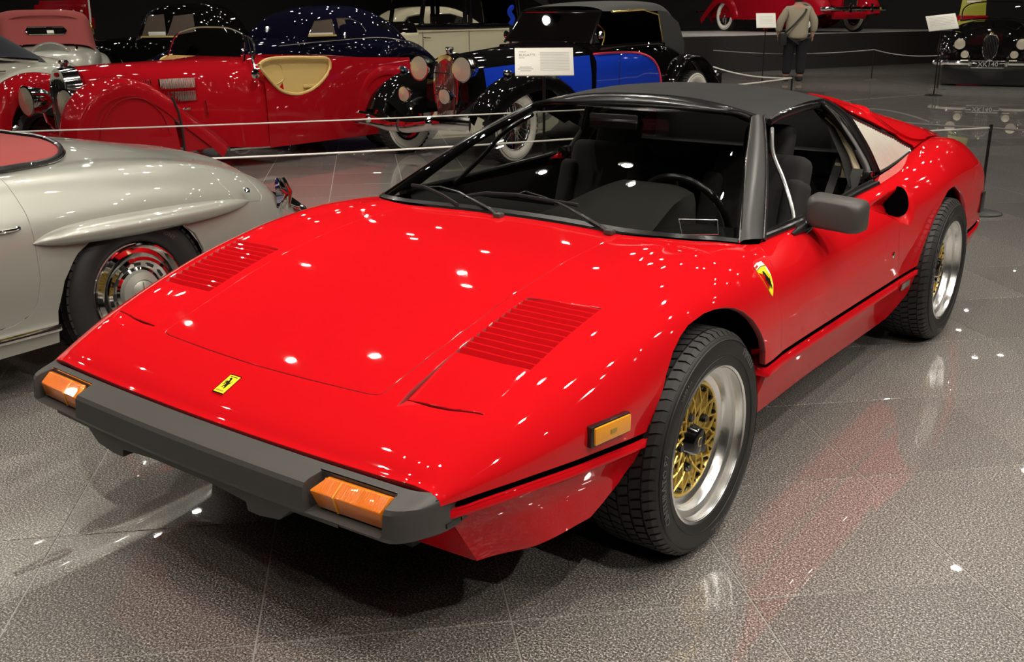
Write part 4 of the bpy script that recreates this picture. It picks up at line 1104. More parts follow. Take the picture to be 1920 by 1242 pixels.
def fender(name, path, x0, w_, m_, parent, drop=.10, round_=.85, n=7, taper=None):
    """mudguard: path [(y, z)] of its crown, centre x0, width w_"""
    P = spline([(*q, 0) for q in path], n); rows_ = []
    for i, p in enumerate(P):
        a = P[max(i - 1, 0)]; b = P[min(i + 1, len(P) - 1)]
        ty, tz = b[0] - a[0], b[1] - a[1]; L = math.hypot(ty, tz) + 1e-9; ny_, nz = -tz / L, ty / L
        if nz < 0 and abs(tz) < abs(ty): ny_, nz = -ny_, -nz
        u = i / (len(P) - 1); ww = w_ * (taper(u) if taper else 1); r = []
        for k in range(13):
            th = pi * k / 12; cx = cos(th); sx = sin(th)
            xx = (abs(cx) ** round_) * (1 if cx >= 0 else -1) * ww / 2
            h_ = (sx ** .8 - 1) * drop * 1.2
            r.append((x0 + xx, p[0] + ny_ * h_, p[1] + nz * h_))
        r = [(r[0][0], r[0][1] - ny_ * drop * .6, r[0][2] - nz * drop * .6)] + r + [(r[-1][0], r[-1][1] - ny_ * drop * .6, r[-1][2] - nz * drop * .6)]
        rows_.append(r)
    return MB().grid(rows_).build(name, m_, parent, angle=1.2)
_wh = {}
def old_wheel(parent, x, y, r, w_=.15, white=True, steer=0, spokes=28, disc=None, side=1):
    key = (r, w_, white, spokes, disc)
    if key in _wh:
        o = copy_tree(_wh[key], parent)
    else:
        o = bpy.data.objects.new('wheel', None); link(o, parent); _wh[key] = o
        ri = r * .64
        MB().lathe([(ri, w_ * .35), (r * .72, w_ * .50), (r * .86, w_ * .52), (r * .94, w_ * .42), (r * .97, w_ * .36), (r * .99, w_ * .2), (r * .993, 0), (r * .99, -w_ * .2), (r * .97, -w_ * .36), (r * .86, -w_ * .52), (ri, -w_ * .35)], 40).build('tyre', M['tread'], o)
        if white: MB().lathe([(ri, w_ * .36), (r * .72, w_ * .515), (r * .84, w_ * .535), (r * .92, w_ * .46), (r * .915, w_ * .40)], 40).build('whitewall', M['whitewall'], o)
        if white: MB().lathe([(ri, -w_ * .36), (r * .72, -w_ * .515), (r * .84, -w_ * .535), (r * .92, -w_ * .46), (r * .915, -w_ * .40)], 40).build('whitewall', M['whitewall'], o)
        tb = MB()
        for k in range(44):
            a = 2 * pi * k / 44
            for s_, da in ((-1, 0), (1, .07)):
                c_ = cos(a + da), sin(a + da)
                Mx = Matrix.Rotation(a + da, 3, 'X')
                tb.box((s_ * w_ * .22, (r - .004) * c_[0], (r - .004) * c_[1]), (w_ * .36, .012, r * .09), M=Mx)
        tag(tb.build('tread_blocks', M['tread'], o, smooth=False), kind='stuff')
        MB().lathe([(ri * 1.02, w_ * .40), (ri * 1.0, w_ * .44), (ri * .96, w_ * .40), (ri * .92, w_ * .2), (ri * .90, -w_ * .3)], 32).build('rim', M['chrome'], o)
        if disc:
            MB().lathe([(ri * .94, w_ * .22), (ri * .7, w_ * .30), (ri * .5, w_ * .42), (ri * .3, w_ * .46), (0, w_ * .48)], 32).build('hub_cap', disc, o)
        else:
            for k in range(spokes):
                a = 2 * pi * k / spokes; sg = 1 if k % 2 else -1
                MB().tube([(w_ * (.42 if k % 4 < 2 else .1), .045 * cos(a), .045 * sin(a)), (w_ * .12, ri * .93 * cos(a + sg * .25), ri * .93 * sin(a + sg * .25))], .0038, 4).build('spoke', M['chrome'], o)
            MB().lathe([(0, w_ * .62), (.03, w_ * .60), (.045, w_ * .5), (.05, w_ * .2), (.06, -.03)], 16).build('hub', M['chrome'], o)
            MB().lathe([(0, -w_ * .2), (ri * .8, -w_ * .2)], 24).build('brake_drum', M['black_matte'], o)
    o.location = (x, y, r); o.rotation_euler = (0, 0, (0 if side > 0 else pi) + steer)
    return o
def lamp_unit(parent, c, r, m_=None, name='headlamp', aim=(0, -1, 0), depth=1.3):
    Mt = Matrix.Translation(c) @ Vector(aim).to_track_quat('X', 'Z').to_matrix().to_4x4()
    o = MB().lathe([(r * .92, r * .02), (r * 1.03, 0), (r * 1.0, -r * .12), (r * .90, -r * depth * .45), (r * .62, -r * depth * .8), (r * .3, -r * depth), (0, -r * depth * 1.05)], 24, Mt).build(name, m_ or M['chrome'], parent)
    MB().lathe([(0, r * .10), (r * .5, r * .07), (r * .93, r * .01)], 24, Mt).build('lamp_glass', M['lens'], o)
    return o
def window(name, pts, parent, m_=None, frame=None, fw=.012):
    o = MB().add(pts, [tuple(range(len(pts)))]).build(name, m_ or M['dark_glass'], parent, smooth=False)
    if frame: MB().tube(list(pts) + [pts[0]], fw, 5, cap=False).build('window_frame', frame, o)
    return o
def text_obj(txt, size, mt, parent, loc, rot, name='lettering', ext=.002, align='CENTER', sx=1):
    cu = bpy.data.curves.new('t', 'FONT'); cu.body = txt; cu.size = size; cu.align_x = align; cu.align_y = 'CENTER'; cu.extrude = ext; cu.resolution_u = 2
    to = bpy.data.objects.new('t', cu); COL.objects.link(to); bpy.context.view_layer.update()
    me = to.evaluated_get(bpy.context.evaluated_depsgraph_get()).to_mesh()
    V = [(v.co.x * sx, v.co.y, v.co.z) for v in me.vertices]; F_ = [tuple(p.vertices) for p in me.polygons]
    bpy.data.objects.remove(to)
    o = mobj(name, V, F_, mt, parent, smooth=False); o.location = loc; o.rotation_euler = rot
    return o
# ================================================================ silver roadster beside the sports car
sr = thing('silver_roadster', 'silver roadster tail with pointed wheel-arch eyebrow and red cockpit cover', 'car', (-2.531, -.069, .043))
sr.scale = (.97, .97, .97)
SN = [  # half section nodes (y, x, z) from the centre down to the sill
 [(-1.6, 0, .955), (-.9, 0, .95), (-.4, 0, .93), (0, 0, .905), (.3, 0, .872), (.57, 0, .822), (.87, 0, .765), (1.12, 0, .63), (1.26, 0, .49), (1.33, 0, .32)],
 [(-1.6, .36, .945), (-.9, .36, .94), (-.4, .36, .92), (0, .36, .895), (.3, .36, .860), (.57, .35, .808), (.87, .34, .742), (1.12, .31, .61), (1.26, .28, .48), (1.31, .26, .32)],
 [(-1.6, .60, .885), (-.9, .60, .88), (-.4, .60, .862), (0, .60, .850), (.3, .58, .825), (.57, .56, .780), (.87, .53, .695), (1.10, .46, .58), (1.22, .40, .46), (1.26, .36, .32)],
 [(-1.6, .745, .835), (-.9, .745, .84), (-.4, .745, .835), (0, .74, .825), (.3, .72, .803), (.57, .69, .760), (.87, .64, .672), (1.08, .56, .56), (1.17, .48, .45), (1.19, .43, .32)],
 [(-1.6, .845, .70), (-.9, .845, .705), (-.4, .85, .71), (0, .85, .715), (.3, .835, .70), (.57, .805, .66), (.87, .745, .58), (1.04, .67, .50), (1.12, .56, .42), (1.13, .50, .32)],
 [(-1.6, .89, .48), (-.9, .89, .48), (-.4, .893, .49), (0, .893, .50), (.3, .88, .49), (.57, .85, .47), (.87, .78, .43), (1.02, .70, .40), (1.09, .59, .36), (1.10, .52, .30)],
 [(-1.6, .865, .16), (-.9, .865, .16), (-.4, .868, .165), (0, .865, .19), (.3, .85, .21), (.57, .82, .23), (.87, .74, .25), (1.00, .66, .26), (1.06, .56, .27), (1.07, .50, .27)]]
SNF = [pchip(n) for n in SN]; ssurf = gen(SNF)
def q_gen(S, comps, pts, smin, smax, tmax):
    f = lambda X: X[comps]; out = []
    for tg in pts:
        best = None
        for s in np.linspace(smin, smax, 26):
            for t in np.linspace(0, tmax, 25):
                d = np.abs(f(S(s, t)) - np.array(tg)).sum()
                if best is None or d < best[0]: best = (d, s, t)
        w_ = inv(S, f, tg, best[1], best[2]); out.append((float(np.clip(w_[0], smin, smax)), float(np.clip(w_[1], 0, tmax))))
    return out
sq_side = lambda pts: q_gen(ssurf, [1, 2], pts, -1.6, 1.33, 6)
cut = sq_side([(.415, .20), (.41, .42), (.37, .50), (.28, .575), (.15, .615), (.02, .615), (-.10, .580), (-.20, .52), (-.275, .42), (-.315, .30), (-.32, .17)])
cut[0] = (cut[0][0], 6); cut[-1] = (cut[-1][0], 6)
mirr = lambda L: [(s, -t) for s, t in L][::-1]
tn = TN
half = [(-1.6, 3.0), (-1.6, 6.0), (-.9, 6), (-.45, 6.0)] 
dl = sq_side([(-.385, .80), (-.368, .70), (-.366, .60), (-.372, .45), (-.395, .36), (-.43, .31), (-.50, .285), (-.62, .275), (-.9, .27), (-1.58, .27)])
dtop = [(-1.58, 2.45), (-1.0, 2.45), (-.6, 2.45), (-.40, 2.6)]
door = dtop + dl
rear = [(-1.58, 2.2), (-1.58, 2.45)] + dtop[1:] + dl + [(-1.58, 6.0), (-.9, 6), (-.6, 6)] + cut[::-1] + [(.6, 6), (.9, 6), (1.07, 6)] + [(1.33, t) for t in np.linspace(6, 0, 14)][0:] 
rear[-14] = (1.2, 6.0)
full = rear + [(1.33, -t) for t in np.linspace(0, 6, 14)][1:-1] + [(1.2, -6), (.9, -6), (0, -6), (-.9, -6), (-1.58, -6), (-1.58, -2.2)] + mirr(tn)[::1][::-1][::-1]
# cockpit edge, from the far side round to the near side
full = rear + [(1.33, -t) for t in np.linspace(0, 6, 14)][1:-1] + [(1.2, -6), (.9, -6), (0, -6), (-.9, -6), (-1.58, -6), (-1.58, -2.3)] + [(s, -t) for s, t in tn] + tn[::-1][1:]
lidp = [(.14, 0), (.13, .6), (.12, 1.05), (.16, 1.40), (.30, 1.5), (.6, 1.45), (.95, 1.3), (1.12, 1.0), (1.16, .5), (1.17, 0)]
lid2 = lidp + [(s, -t) for s, t in lidp][::-1][1:-1]
fil = sq_side([(.575, .775), (.60, .68), (.655, .595), (.70, .578), (.84, .562), (.865, .58), (.84, .66), (.765, .745), (.70, .765)])
patch('tail_shell', ssurf, full, M['silver_paint'], sr, holes=[lid2, arc_pts(fil, .01, 2)], h=.04, gap=.001, fl=.015)
patch('boot_lid', ssurf, lid2, M['silver_paint'], sr, h=.05, gap=.003, fl=.015)
patch('filler_flap', ssurf, arc_pts(fil, .01, 2), M['silver_paint'], sr, h=.03, gap=.003, fl=.01)
dr_ = patch('door', ssurf, door, M['silver_paint'], sr, h=.05, gap=.003, fl=.015)
tc_ = tn[::-1] + [(-1.58, 0)]
tfull = [(s, -t) for s, t in tn] + tn[::-1][1:]
patch('cockpit_cover', ssurf, tfull, M['red_leather'], sr, h=.06, gap=-.001, fl=.03, lift=.012)
edge = [ssurf(s, t) + np.array([0, .006, .014]) for s, t in [(s, -t) for s, t in tn] + tn[::-1][1:]]
MB().tube(spline(edge, 4), .013, 8).build('cockpit_rim', M['black_trim'], sr)
MB().tube(spline([e + np.array([0, .012, -.006]) for e in edge], 4), .006, 6).build('cockpit_chrome', M['chrome'], sr)
# sculpted eyebrow over the rear wheel
eb = []
for (y, z, r) in [(-.375, .588, .003), (-.33, .597, .020), (-.25, .605, .036), (-.10, .608, .046), (.10, .606, .048), (.30, .602, .045), (.50, .595, .037), (.66, .587, .022), (.745, .581, .004)]:
    (s_, t_), = sq_side([(y, z)]); X = ssurf(s_, t_); eb.append((X, r))
rows_ = []
for (X, r) in [(np.array(q[:3]), q[3]) for q in spline([(*a, b) for a, b in eb], 4)]:
    rows_.append([X + np.array([r * 1.5 * cos(a), 0, r * 1.0 * sin(a) - .25 * r]) for a in np.linspace(-1.75, 1.75, 11)])
MB().grid(rows_).build('wheel_eyebrow', M['silver_paint'], sr, angle=1.4)
# wheel well, wheel with chrome cap
MB().grid([[(.84, .05 + .39 * cos(a), .31 + .33 * sin(a)), (.50, .05 + .39 * cos(a), .31 + .33 * sin(a))] for a in np.linspace(-.4, pi + .4, 20)]).build('wheel_well', M['black_matte'], sr)
ww = bpy.data.objects.new('wheel', None); link(ww, sr); ww.location = (.775, .080, .288); ww.scale = (1.03,) * 3
MB().lathe([(.205, .055), (.215, .075), (.24, .092), (.275, .095), (.305, .083), (.318, .070), (.328, .058), (.334, .03), (.335, -.03), (.33, -.08), (.30, -.10), (.2, -.10)], 64).build('tyre', M['rubber'], ww)
tb = MB()
for k in range(60):
    a = 2 * pi * k / 60; Mx = Matrix.Rotation(a, 3, 'X')
    for xo, w_ in ((.058, .028), (.025, .022), (-.005, .022), (-.035, .022), (-.065, .03)):
        rr_ = .334 - (.007 if xo > .05 else 0)
        tb.box((xo, (rr_ - .003) * cos(a), (rr_ - .003) * sin(a)), (w_, .010, .026), M=Mx)
tag(tb.build('tread_blocks', M['rubber'], ww, smooth=False), kind='stuff')
ring_text('HARMONY', .026, .268, radians(62), .0945, ww)
cp = MB().lathe([(.205, .070), (.207, .078), (.200, .080), (.196, .070), (.185, .055), (.165, .060), (.150, .082), (.135, .085), (.120, .070), (.105, .064), (.092, .070)], 64).build('hub_cap', M['chrome'], ww)
MB().lathe([(.093, .070), (.085, .088), (.055, .098), (.052, .094), (.048, .098), (0, .104)], 40).build('cap_centre', M['silver_paint'], cp)
st3 = MB()
for k in range(3):
    a = pi / 2 + 2 * pi * k / 3; st3.tube([(.104, 0, 0), (.101, .046 * cos(a), .046 * sin(a))], [.004, .002], 5)
st3.build('cap_star', M['chrome'], cp)
for k in range(12):
    a = 2 * pi * k / 12
    MB().box((.0745, .118 * cos(a), .118 * sin(a)), (.004, .030, .012), M=Matrix.Rotation(a + pi / 2, 3, 'X')).build('cap_slot', M['black_matte'], cp)
# door handle, sill trim, exhaust and tail lamps, key lock
MB().tube([(.872, -.66, .655), (.885, -.52, .655), (.885, -.44, .655), (.872, -.415, .655)], [.006, .008, .008, .006], 8).build('door_handle', M['chrome'], dr_)
MB().lathe([(0, .004), (.008, .004), (.010, 0)], 12, Matrix.Translation((.875, -.418, .656))).build('door_lock', M['chrome'], dr_)
MB().lathe([(0, .006), (.012, .005), (.015, 0)], 16, Matrix.Translation((.815, .725, .635)) @ Matrix.Rotation(-.5, 4, 'Y')).build('filler_lock', M['chrome'], sr)
MB().box((.885, -.96, .236), (.022, 1.29, .030)).bevel('sill_trim', M['chrome'], .006, sr)
MB().box((.898, -.96, .236), (.004, 1.27, .006)).build('sill_trim_inlay', M['black_trim'], sr)
for sg in (1, -1):
    lo = MB().grid([[np.array([sg * x, y, z]) for x, y, z in r] for r in [[(.72, .97, .47), (.73, .97, .55), (.71, .98, .62)], [(.67, 1.02, .46), (.70, 1.03, .55), (.66, 1.03, .64)], [(.62, 1.10, .46), (.65, 1.12, .55), (.61, 1.10, .63)], [(.58, 1.13, .47), (.60, 1.15, .55), (.575, 1.13, .62)]]]).build('tail_lamp_bezel', M['chrome'], sr)
    MB().tube([(sg * .62, 1.135, .47), (sg * .625, 1.145, .55), (sg * .60, 1.13, .625)], [.010, .016, .010], 10).build('tail_lamp', M['chrome'], lo)
    MB().tube([(sg * .78, 1.02, .40), (sg * .74, 1.14, .42), (sg * .62, 1.22, .43), (sg * .40, 1.34, .43), (sg * .15, 1.40, .43)], .035, 10, flat=1.3).build('rear_bumper', M['chrome'], sr)
# ================================================================ deep red thirties roadster
rr_car = thing('red_roadster', 'deep red open thirties roadster with skirted front wings and tan cockpit cut-out', 'car', (-6.72, 2.75, 0))
B = rr_car
# local: side plane at x = .80, front axle y = 0
hood_s = [(-.02, [(0, 1.00), (.10, .985), (.19, .92), (.23, .80), (.24, .25)]), (.35, [(0, 1.01), (.14, 1.0), (.26, .94), (.32, .80), (.34, .25)]),
          (.95, [(0, 1.02), (.20, 1.005), (.38, .94), (.46, .80), (.50, .22)]), (1.35, [(0, 1.03), (.30, 1.02), (.55, .97), (.68, .82), (.74, .19)]),
          (1.75, [(0, 1.05), (.40, 1.04), (.66, .97), (.77, .80), (.81, .17)])]
hull('bonnet', hood_s, M['old_red'], B)
# body side with a cockpit opening
rows_ = []
ys = np.linspace(1.52, 3.6, 27)
def side_top(y):    # upper edge of the flank (z)
    return np.interp(y, [1.40, 1.50, 1.62, 1.75, 1.95, 2.15, 2.32, 2.42, 2.6, 3.6], [1.02, .90, .765, .675, .655, .70, .82, .99, 1.0, .96])
for y in ys:
    zt = side_top(y); w_ = np.interp(y, [1.5, 2.2, 3.0, 3.6], [.79, .83, .84, .82])
    rows_.append([(w_ - .03 * ((z - .5) / .5) ** 2 * (1 if z > .5 else .5), y, z) for z in np.linspace(zt, .17, 9)])
for sg in (1, -1):
    MB().grid([[(sg * a, b, c) for a, b, c in r] for r in rows_]).build('body_side', M['old_red'], B)
hull('tail', [(2.36, [(0, .985), (.40, .985), (.68, .97), (.80, .82), (.82, .17)]), (2.9, [(0, 1.0), (.36, .985), (.62, .94), (.77, .78), (.82, .17)]), (3.5, [(0, .95), (.30, .93), (.52, .87), (.66, .70), (.72, .26)]),
              (4.0, [(0, .80), (.24, .78), (.40, .70), (.50, .55), (.54, .28)]), (4.3, [(0, .60), (.14, .58), (.24, .52), (.30, .42), (.32, .30)])], M['old_red'], B)
for sg in (1, -1):
    fender('rear_wing', [(2.62, .30), (2.66, .55), (2.82, .80), (3.05, .905), (3.3, .91), (3.6, .82), (3.85, .62), (4.0, .35)], sg * .69, .30, M['old_red'], B, drop=.07)
    # skirt closing the wing side
    V = [(sg * .825, 2.64, .27), (sg * .83, 2.70, .55), (sg * .83, 2.85, .76), (sg * .83, 3.05, .84), (sg * .83, 3.3, .845), (sg * .83, 3.55, .77), (sg * .83, 3.8, .58), (sg * .825, 3.95, .30)]
    MB().add(V, [tuple(range(8))]).build('rear_wing_skirt', M['old_red'], B, smooth=False)
    fp = [(-.56, .30), (-.53, .55), (-.42, .76), (-.25, .885), (-.02, .935), (.22, .88), (.42, .76), (.62, .60), (.85, .42), (1.02, .27)]
    fender('front_wing', fp, sg * .66, .34, M['old_red'], B, drop=.09)
    V = [(sg * .815, -.54, .26), (sg * .82, -.51, .55), (sg * .822, -.40, .72), (sg * .824, -.24, .83), (sg * .825, -.02, .875), (sg * .824, .20, .83), (sg * .822, .40, .70), (sg * .82, .47, .24)]
    MB().add(V, [tuple(range(8))]).build('wing_skirt', M['old_red'], B, smooth=False)
    V = [(sg * .815, .50, .24), (sg * .82, .50, .64), (sg * .82, .62, .555), (sg * .818, .85, .385), (sg * .815, 1.0, .25)]
    MB().add(V, [tuple(range(5))]).build('wing_tail_panel', M['old_red'], B, smooth=False)
    MB().tube(spline([(sg * .83, .42, .74), (sg * .835, .47, .60), (sg * .835, .49, .40), (sg * .83, .495, .23)], 5), .011, 6).build('wing_gap', M['black_matte'], B)
    MB().tube(spline([(sg * .832, .02 + .34 * cos(a), .40 + .36 * sin(a)) for a in np.linspace(.1, pi - .1, 12)], 2), .004, 5).build('skirt_seam', M['crimson'], B)
    # bonnet side louvres: two rows of chrome slats
    for (y0, y1, z0, z1) in ((.32, .56, .78, .87), (.60, .96, .78, .87), (.62, .97, .66, .75)):
        for k in range(int((y1 - y0) / .022)):
            y = y0 + k * .022; xs = np.interp(y, [.0, .35, .95], [.25, .335, .475])
            MB().box((sg * (xs + .012), y, (z0 + z1) / 2), (.016, .010, z1 - z0), rz=.5 * sg).build('louvre', M['chrome'], B)
    MB().tube([(sg * .45, .72, .60), (sg * .49, .74, .59), (sg * .49, .84, .59), (sg * .46, .86, .60)], .010, 6).build('bonnet_handle', M['chrome'], B)
    MB().tube([(sg * .53, .99, .66), (sg * .535, 1.0, .52)], .008, 6).build('bonnet_catch', M['chrome'], B)
    # cockpit cut-out edge in tan
    cut_ = [(1.46, .97), (1.55, .85), (1.68, .73), (1.82, .675), (1.97, .668), (2.14, .715), (2.28, .80), (2.37, .90), (2.36, .985), (2.15, 1.01), (1.8, 1.025), (1.55, 1.015)]
    MB().tube(spline([(sg * .80, y, z) for y, z in cut_], 4, closed=True) + [(sg * .80, *cut_[0])], .016, 6, cap=False).build('cockpit_piping', M['tan'], B)
    MB().add([(sg * .772, 1.93 + (y - 1.93) * 1.03, .85 + (z - .85) * 1.04) for y, z in cut_], [tuple(range(len(cut_)))]).build('door_lining', M['tan'], B, smooth=False)
    MB().tube(spline([(sg * .775, 1.62, 1.0), (sg * .775, 1.74, .95), (sg * .775, 1.76, .82), (sg * .775, 1.66, .77)], 4), .005, 5).build('lining_seam', M['tan'], B)
    MB().box((sg * .785, 2.12, .735), (.02, .22, .035)).bevel('arm_pad', M['tan'], .012, B)
MB().grid([[(x, 2.33 - .1 * abs(x), .97) for x in np.linspace(-.72, .72, 9)], [(x, 2.30 - .1 * abs(x), .75) for x in np.linspace(-.72, .72, 9)], [(x, 2.15, .50) for x in np.linspace(-.72, .72, 9)]]).build('seat_back', M['tan'], B)
# upright radiator, cap and lamps
rd = hull('radiator_shell', [(-.16, [(0, .99), (.07, .965), (.135, .85), (.15, .65), (.12, .42)]), (-.02, [(0, 1.01), (.09, .985), (.165, .86), (.18, .65), (.15, .42)])], M['chrome'], B)
for k in range(9):
    x = -.11 + .0275 * k; MB().tube([(x, -.172, .90 - 2.2 * x * x), (x, -.172, .46)], .004, 4).build('radiator_bar', M['chrome'], rd)
MB().lathe([(0, .05), (.035, .05), (.045, .03), (.03, 0), (.03, -.02)], 14, Matrix.Translation((0, -.08, 1.01)) @ Matrix.Rotation(-pi / 2, 4, 'Y')).build('radiator_cap', M['chrome'], B)
MB().lathe([(0, .004), (.03, .003), (.034, 0)], 20, Matrix.Translation((0, -.168, .935)) @ Matrix.Rotation(-pi / 2, 4, 'Z') @ Matrix.Scale(.6, 4, (0, 0, 1))).build('radiator_badge', M['old_red'], B)
for sg in (1, -1):
    lamp_unit(B, (sg * .33, -.30, .70), .135, M['chrome'], depth=2.0)
    MB().tube([(sg * .33, -.15, .60), (sg * .34, -.12, .50), (sg * .30, -.05, .40)], .014, 8).build('lamp_bracket', M['chrome'], B)
MB().tube(spline([(-.42, -.42, .36), (-.36, -.46, .44), (-.30, -.42, .50)], 5), .016, 8).build('front_dumb_iron', M['chrome'], B)
MB().tube([(-.5, -.25, .36), (.5, -.25, .36)], .03, 10).build('front_axle', M['black_trim'], B)
MB().box((0, -.15, .40), (.60, .3, .06)).bevel('front_apron', M['old_red'], .02, B)
# windscreen of chrome and clear glass, mirror post
MB().tube(spline([(-.60, 1.42, 1.03), (-.56, 1.50, 1.22), (-.35, 1.53, 1.30), (0, 1.53, 1.32), (.35, 1.53, 1.30), (.56, 1.50, 1.22), (.62, 1.42, 1.00)], 5), .010, 6).build('windscreen_frame', M['chrome'], B)
MB().tube(spline([(.78, 1.42, .90), (.70, 1.46, 1.02), (.60, 1.50, 1.22)], 5), .012, 6).build('windscreen_strut', M['chrome'], B)
MB().lathe([(0, .02), (.04, .015), (.05, 0)], 16, Matrix.Translation((.80, 1.40, .89))).build('strut_base', M['chrome'], B)
MB().add([(-.55, 1.44, 1.04), (.55, 1.44, 1.04), (.52, 1.51, 1.24), (0, 1.53, 1.30), (-.52, 1.51, 1.24)], [(0, 1, 2, 3, 4)]).build('windscreen_glass', M['glass_clear'], B, smooth=False)
MB().tube([(.35 + .19 * cos(a), 1.62 + .05 * sin(a), 1.05 + .18 * sin(a)) for a in np.linspace(0, 2 * pi, 25)], .009, 6, cap=False).build('steering_wheel', M['black_trim'], B)
for sg in (1, -1):
    old_wheel(B, sg * .66, 3.3, .33, .14, white=False, disc=M['chrome'], side=sg); old_wheel(B, sg * .62, 0, .33, .14, white=False, disc=M['chrome'], side=sg)
MB().tube([(.60, 3.4, .20), (.62, 4.1, .20)], .025, 8).build('exhaust_pipe', M['chrome'], B)
MB().tube([(.55, 1.2, .18), (.62, 1.7, .17)], .03, 8).build('exhaust_pipe', M['chrome'], B)
# ================================================================ black and blue cabriolet
C_ = thing('blue_black_cabriolet', 'black and royal blue thirties cabriolet with red coach line and whitewall tyres', 'car', (-4.74, 5.72, 0), -.02)
bs = [(-.12, [(0, 1.02), (.12, 1.005), (.22, .93), (.27, .78), (.29, .50)]), (.4, [(0, 1.06), (.17, 1.04), (.32, .97), (.38, .80), (.42, .48)]),
      (1.2, [(0, 1.11), (.24, 1.09), (.44, 1.03), (.53, .86), (.58, .42)]), (1.55, [(0, 1.13), (.30, 1.11), (.54, 1.04), (.63, .88), (.67, .36)])]
hull('bonnet', bs, M['black_paint'], C_)
body_s = [(1.55, [(0, 1.13), (.34, 1.115), (.60, 1.06), (.675, .90), (.69, .36)]), (2.4, [(0, 1.0), (.4, 1.05), (.67, 1.055), (.735, .90), (.74, .33)]),
          (3.1, [(0, 1.05), (.4, 1.06), (.66, 1.04), (.73, .88), (.73, .33)]), (3.8, [(0, 1.0), (.34, .98), (.55, .92), (.64, .76), (.64, .33)]),
          (4.4, [(0, .84), (.24, .82), (.40, .74), (.48, .60), (.48, .34)]), (4.7, [(0, .62), (.14, .60), (.24, .54), (.30, .46), (.30, .36)])]
hull('body', body_s, M['black_paint'], C_)
# blue side panels, one curved door panel outlined in red
for sg in (1, -1):
    hs = [(.02, .30), (.4, .345), (1.2, .552), (1.52, .665)]
    rows_ = []
    for k in range(16):
        y = .10 + 1.42 * k / 15
        xs = np.interp(y, [-.12, .4, 1.2, 1.55], [.275, .395, .545, .665])
        rows_.append([(sg * (xs + .004 + .02 * math.sin(pi * v) - .03 * v), y, .50 + (np.interp(y, [.1, 1.5], [.90, .985]) - .50) * v) for v in np.linspace(0, 1, 6)])
    MB().grid(rows_).build('bonnet_side', M['blue_paint'], C_)
    top = [(1.56, .995), (1.85, 1.0), (2.2, .995), (2.45, .97), (2.66, .90), (2.80, .79), (2.87, .64), (2.88, .42)]
    tops = spline([(y, z) for y, z in top], 5)
    def bx(y, z): return np.interp(y, [1.55, 2.0, 2.4, 3.1, 3.4], [.697, .735, .757, .752, .735]) - .05 * max(0, (z - .88) / .12) ** 2 * 1
    rows_ = [[(sg * bx(y, .36 + (z - .36) * v), y, .36 + (z - .36) * v) for v in np.linspace(0, 1, 9)] for y, z in tops]
    dp = MB().grid(rows_).build('door_panel', M['blue_paint'], C_)
    MB().tube([(sg * (bx(y, z) + .003), y, z) for y, z in tops], .013, 6).build('coach_line', M['pink_line'], C_)
    MB().tube([(sg * .738, 1.97, .98), (sg * .742, 1.97, .38)], .003, 4).build('door_gap', M['black_matte'], dp)
    # wings
    fender('front_wing', [(-.52, .50), (-.40, .66), (-.15, .80), (.18, .88), (.50, .885), (.80, .78), (1.15, .58), (1.5, .42), (1.9, .32)], sg * .70, .30, M['black_paint'], C_, drop=.11)
    MB().grid([[(sg * .56, y, z - .02), (sg * .32, y, z - .16), (sg * .30, y, .45)] for y, z in [(-.42, .60), (-.15, .76), (.18, .84), (.50, .84), (.80, .74), (1.15, .55), (1.5, .40)]]).build('wing_valance', M['black_paint'], C_)
    fender('rear_wing', [(2.95, .30), (3.00, .50), (3.15, .74), (3.42, .91), (3.75, .92), (4.05, .79), (4.3, .56), (4.42, .36)], sg * .70, .26, M['black_paint'], C_, drop=.04)
    MB().box((sg * .74, 2.2, .31), (.22, 1.5, .04)).bevel('running_board', M['black_paint'], .01, C_)
    lamp_unit(C_, (sg * .285, -.22, .905), .125, M['chrome'], depth=1.7)
    lamp_unit(C_, (sg * .27, -.47, .66), .075, M['chrome'], name='fog_lamp', depth=1.4)
    MB().lathe([(0, .05), (.02, .045), (.035, .02), (.035, -.03), (0, -.05)], 12, Matrix.Translation((sg * .70, -.02, .87)) @ Matrix.Rotation(pi / 2, 4, 'Z')).build('wing_lamp', M['chrome'], C_)
    old_wheel(C_, sg * .72, 0, .365, .155, side=sg, steer=0); old_wheel(C_, sg * .765, 3.62, .365, .155, side=sg)
    # bumper blade halves
    MB().tube(spline([(sg * .80, -.72, .44), (sg * .62, -.80, .45), (sg * .40, -.82, .44), (sg * .12, -.83, .40), (sg * .02, -.82, .40)], 5), .042, 8, flat=1.5).build('front_bumper', M['chrome'], C_)
    MB().lathe([(0, .03), (.035, .02), (.045, -.02)], 12, Matrix.Translation((sg * .40, -.86, .445)) @ Matrix.Rotation(-pi / 2, 4, 'Z')).build('bumper_boss', M['chrome'], C_)
# tall radiator with thermostatic shutters
rsec = [(-.14, [(0, 1.04), (.08, 1.015), (.145, .90), (.165, .72), (.13, .46), (.10, .36)]), (-.0, [(0, 1.06), (.10, 1.03), (.175, .90), (.19, .72), (.16, .46), (.13, .36)])]
rd = hull('radiator_shell', rsec, M['chrome'], C_)
core = mat('radiator_core', (.20, .05, .05), .35, .5)
MB().add([(0, -.146, 1.0), (.075, -.146, .965), (.125, -.146, .88), (.145, -.146, .72), (.11, -.146, .46), (.085, -.146, .38), (-.085, -.146, .38), (-.11, -.146, .46), (-.145, -.146, .72), (-.125, -.146, .88), (-.075, -.146, .965)], [tuple(range(11))]).build('radiator_core', core, rd, smooth=False)
for k in range(13):
    x = -.126 + .021 * k; MB().tube([(x, -.155, .985 - 4.5 * x * x), (x * .75, -.155, .39)], .0042, 4).build('shutter_bar', M['chrome'], rd)
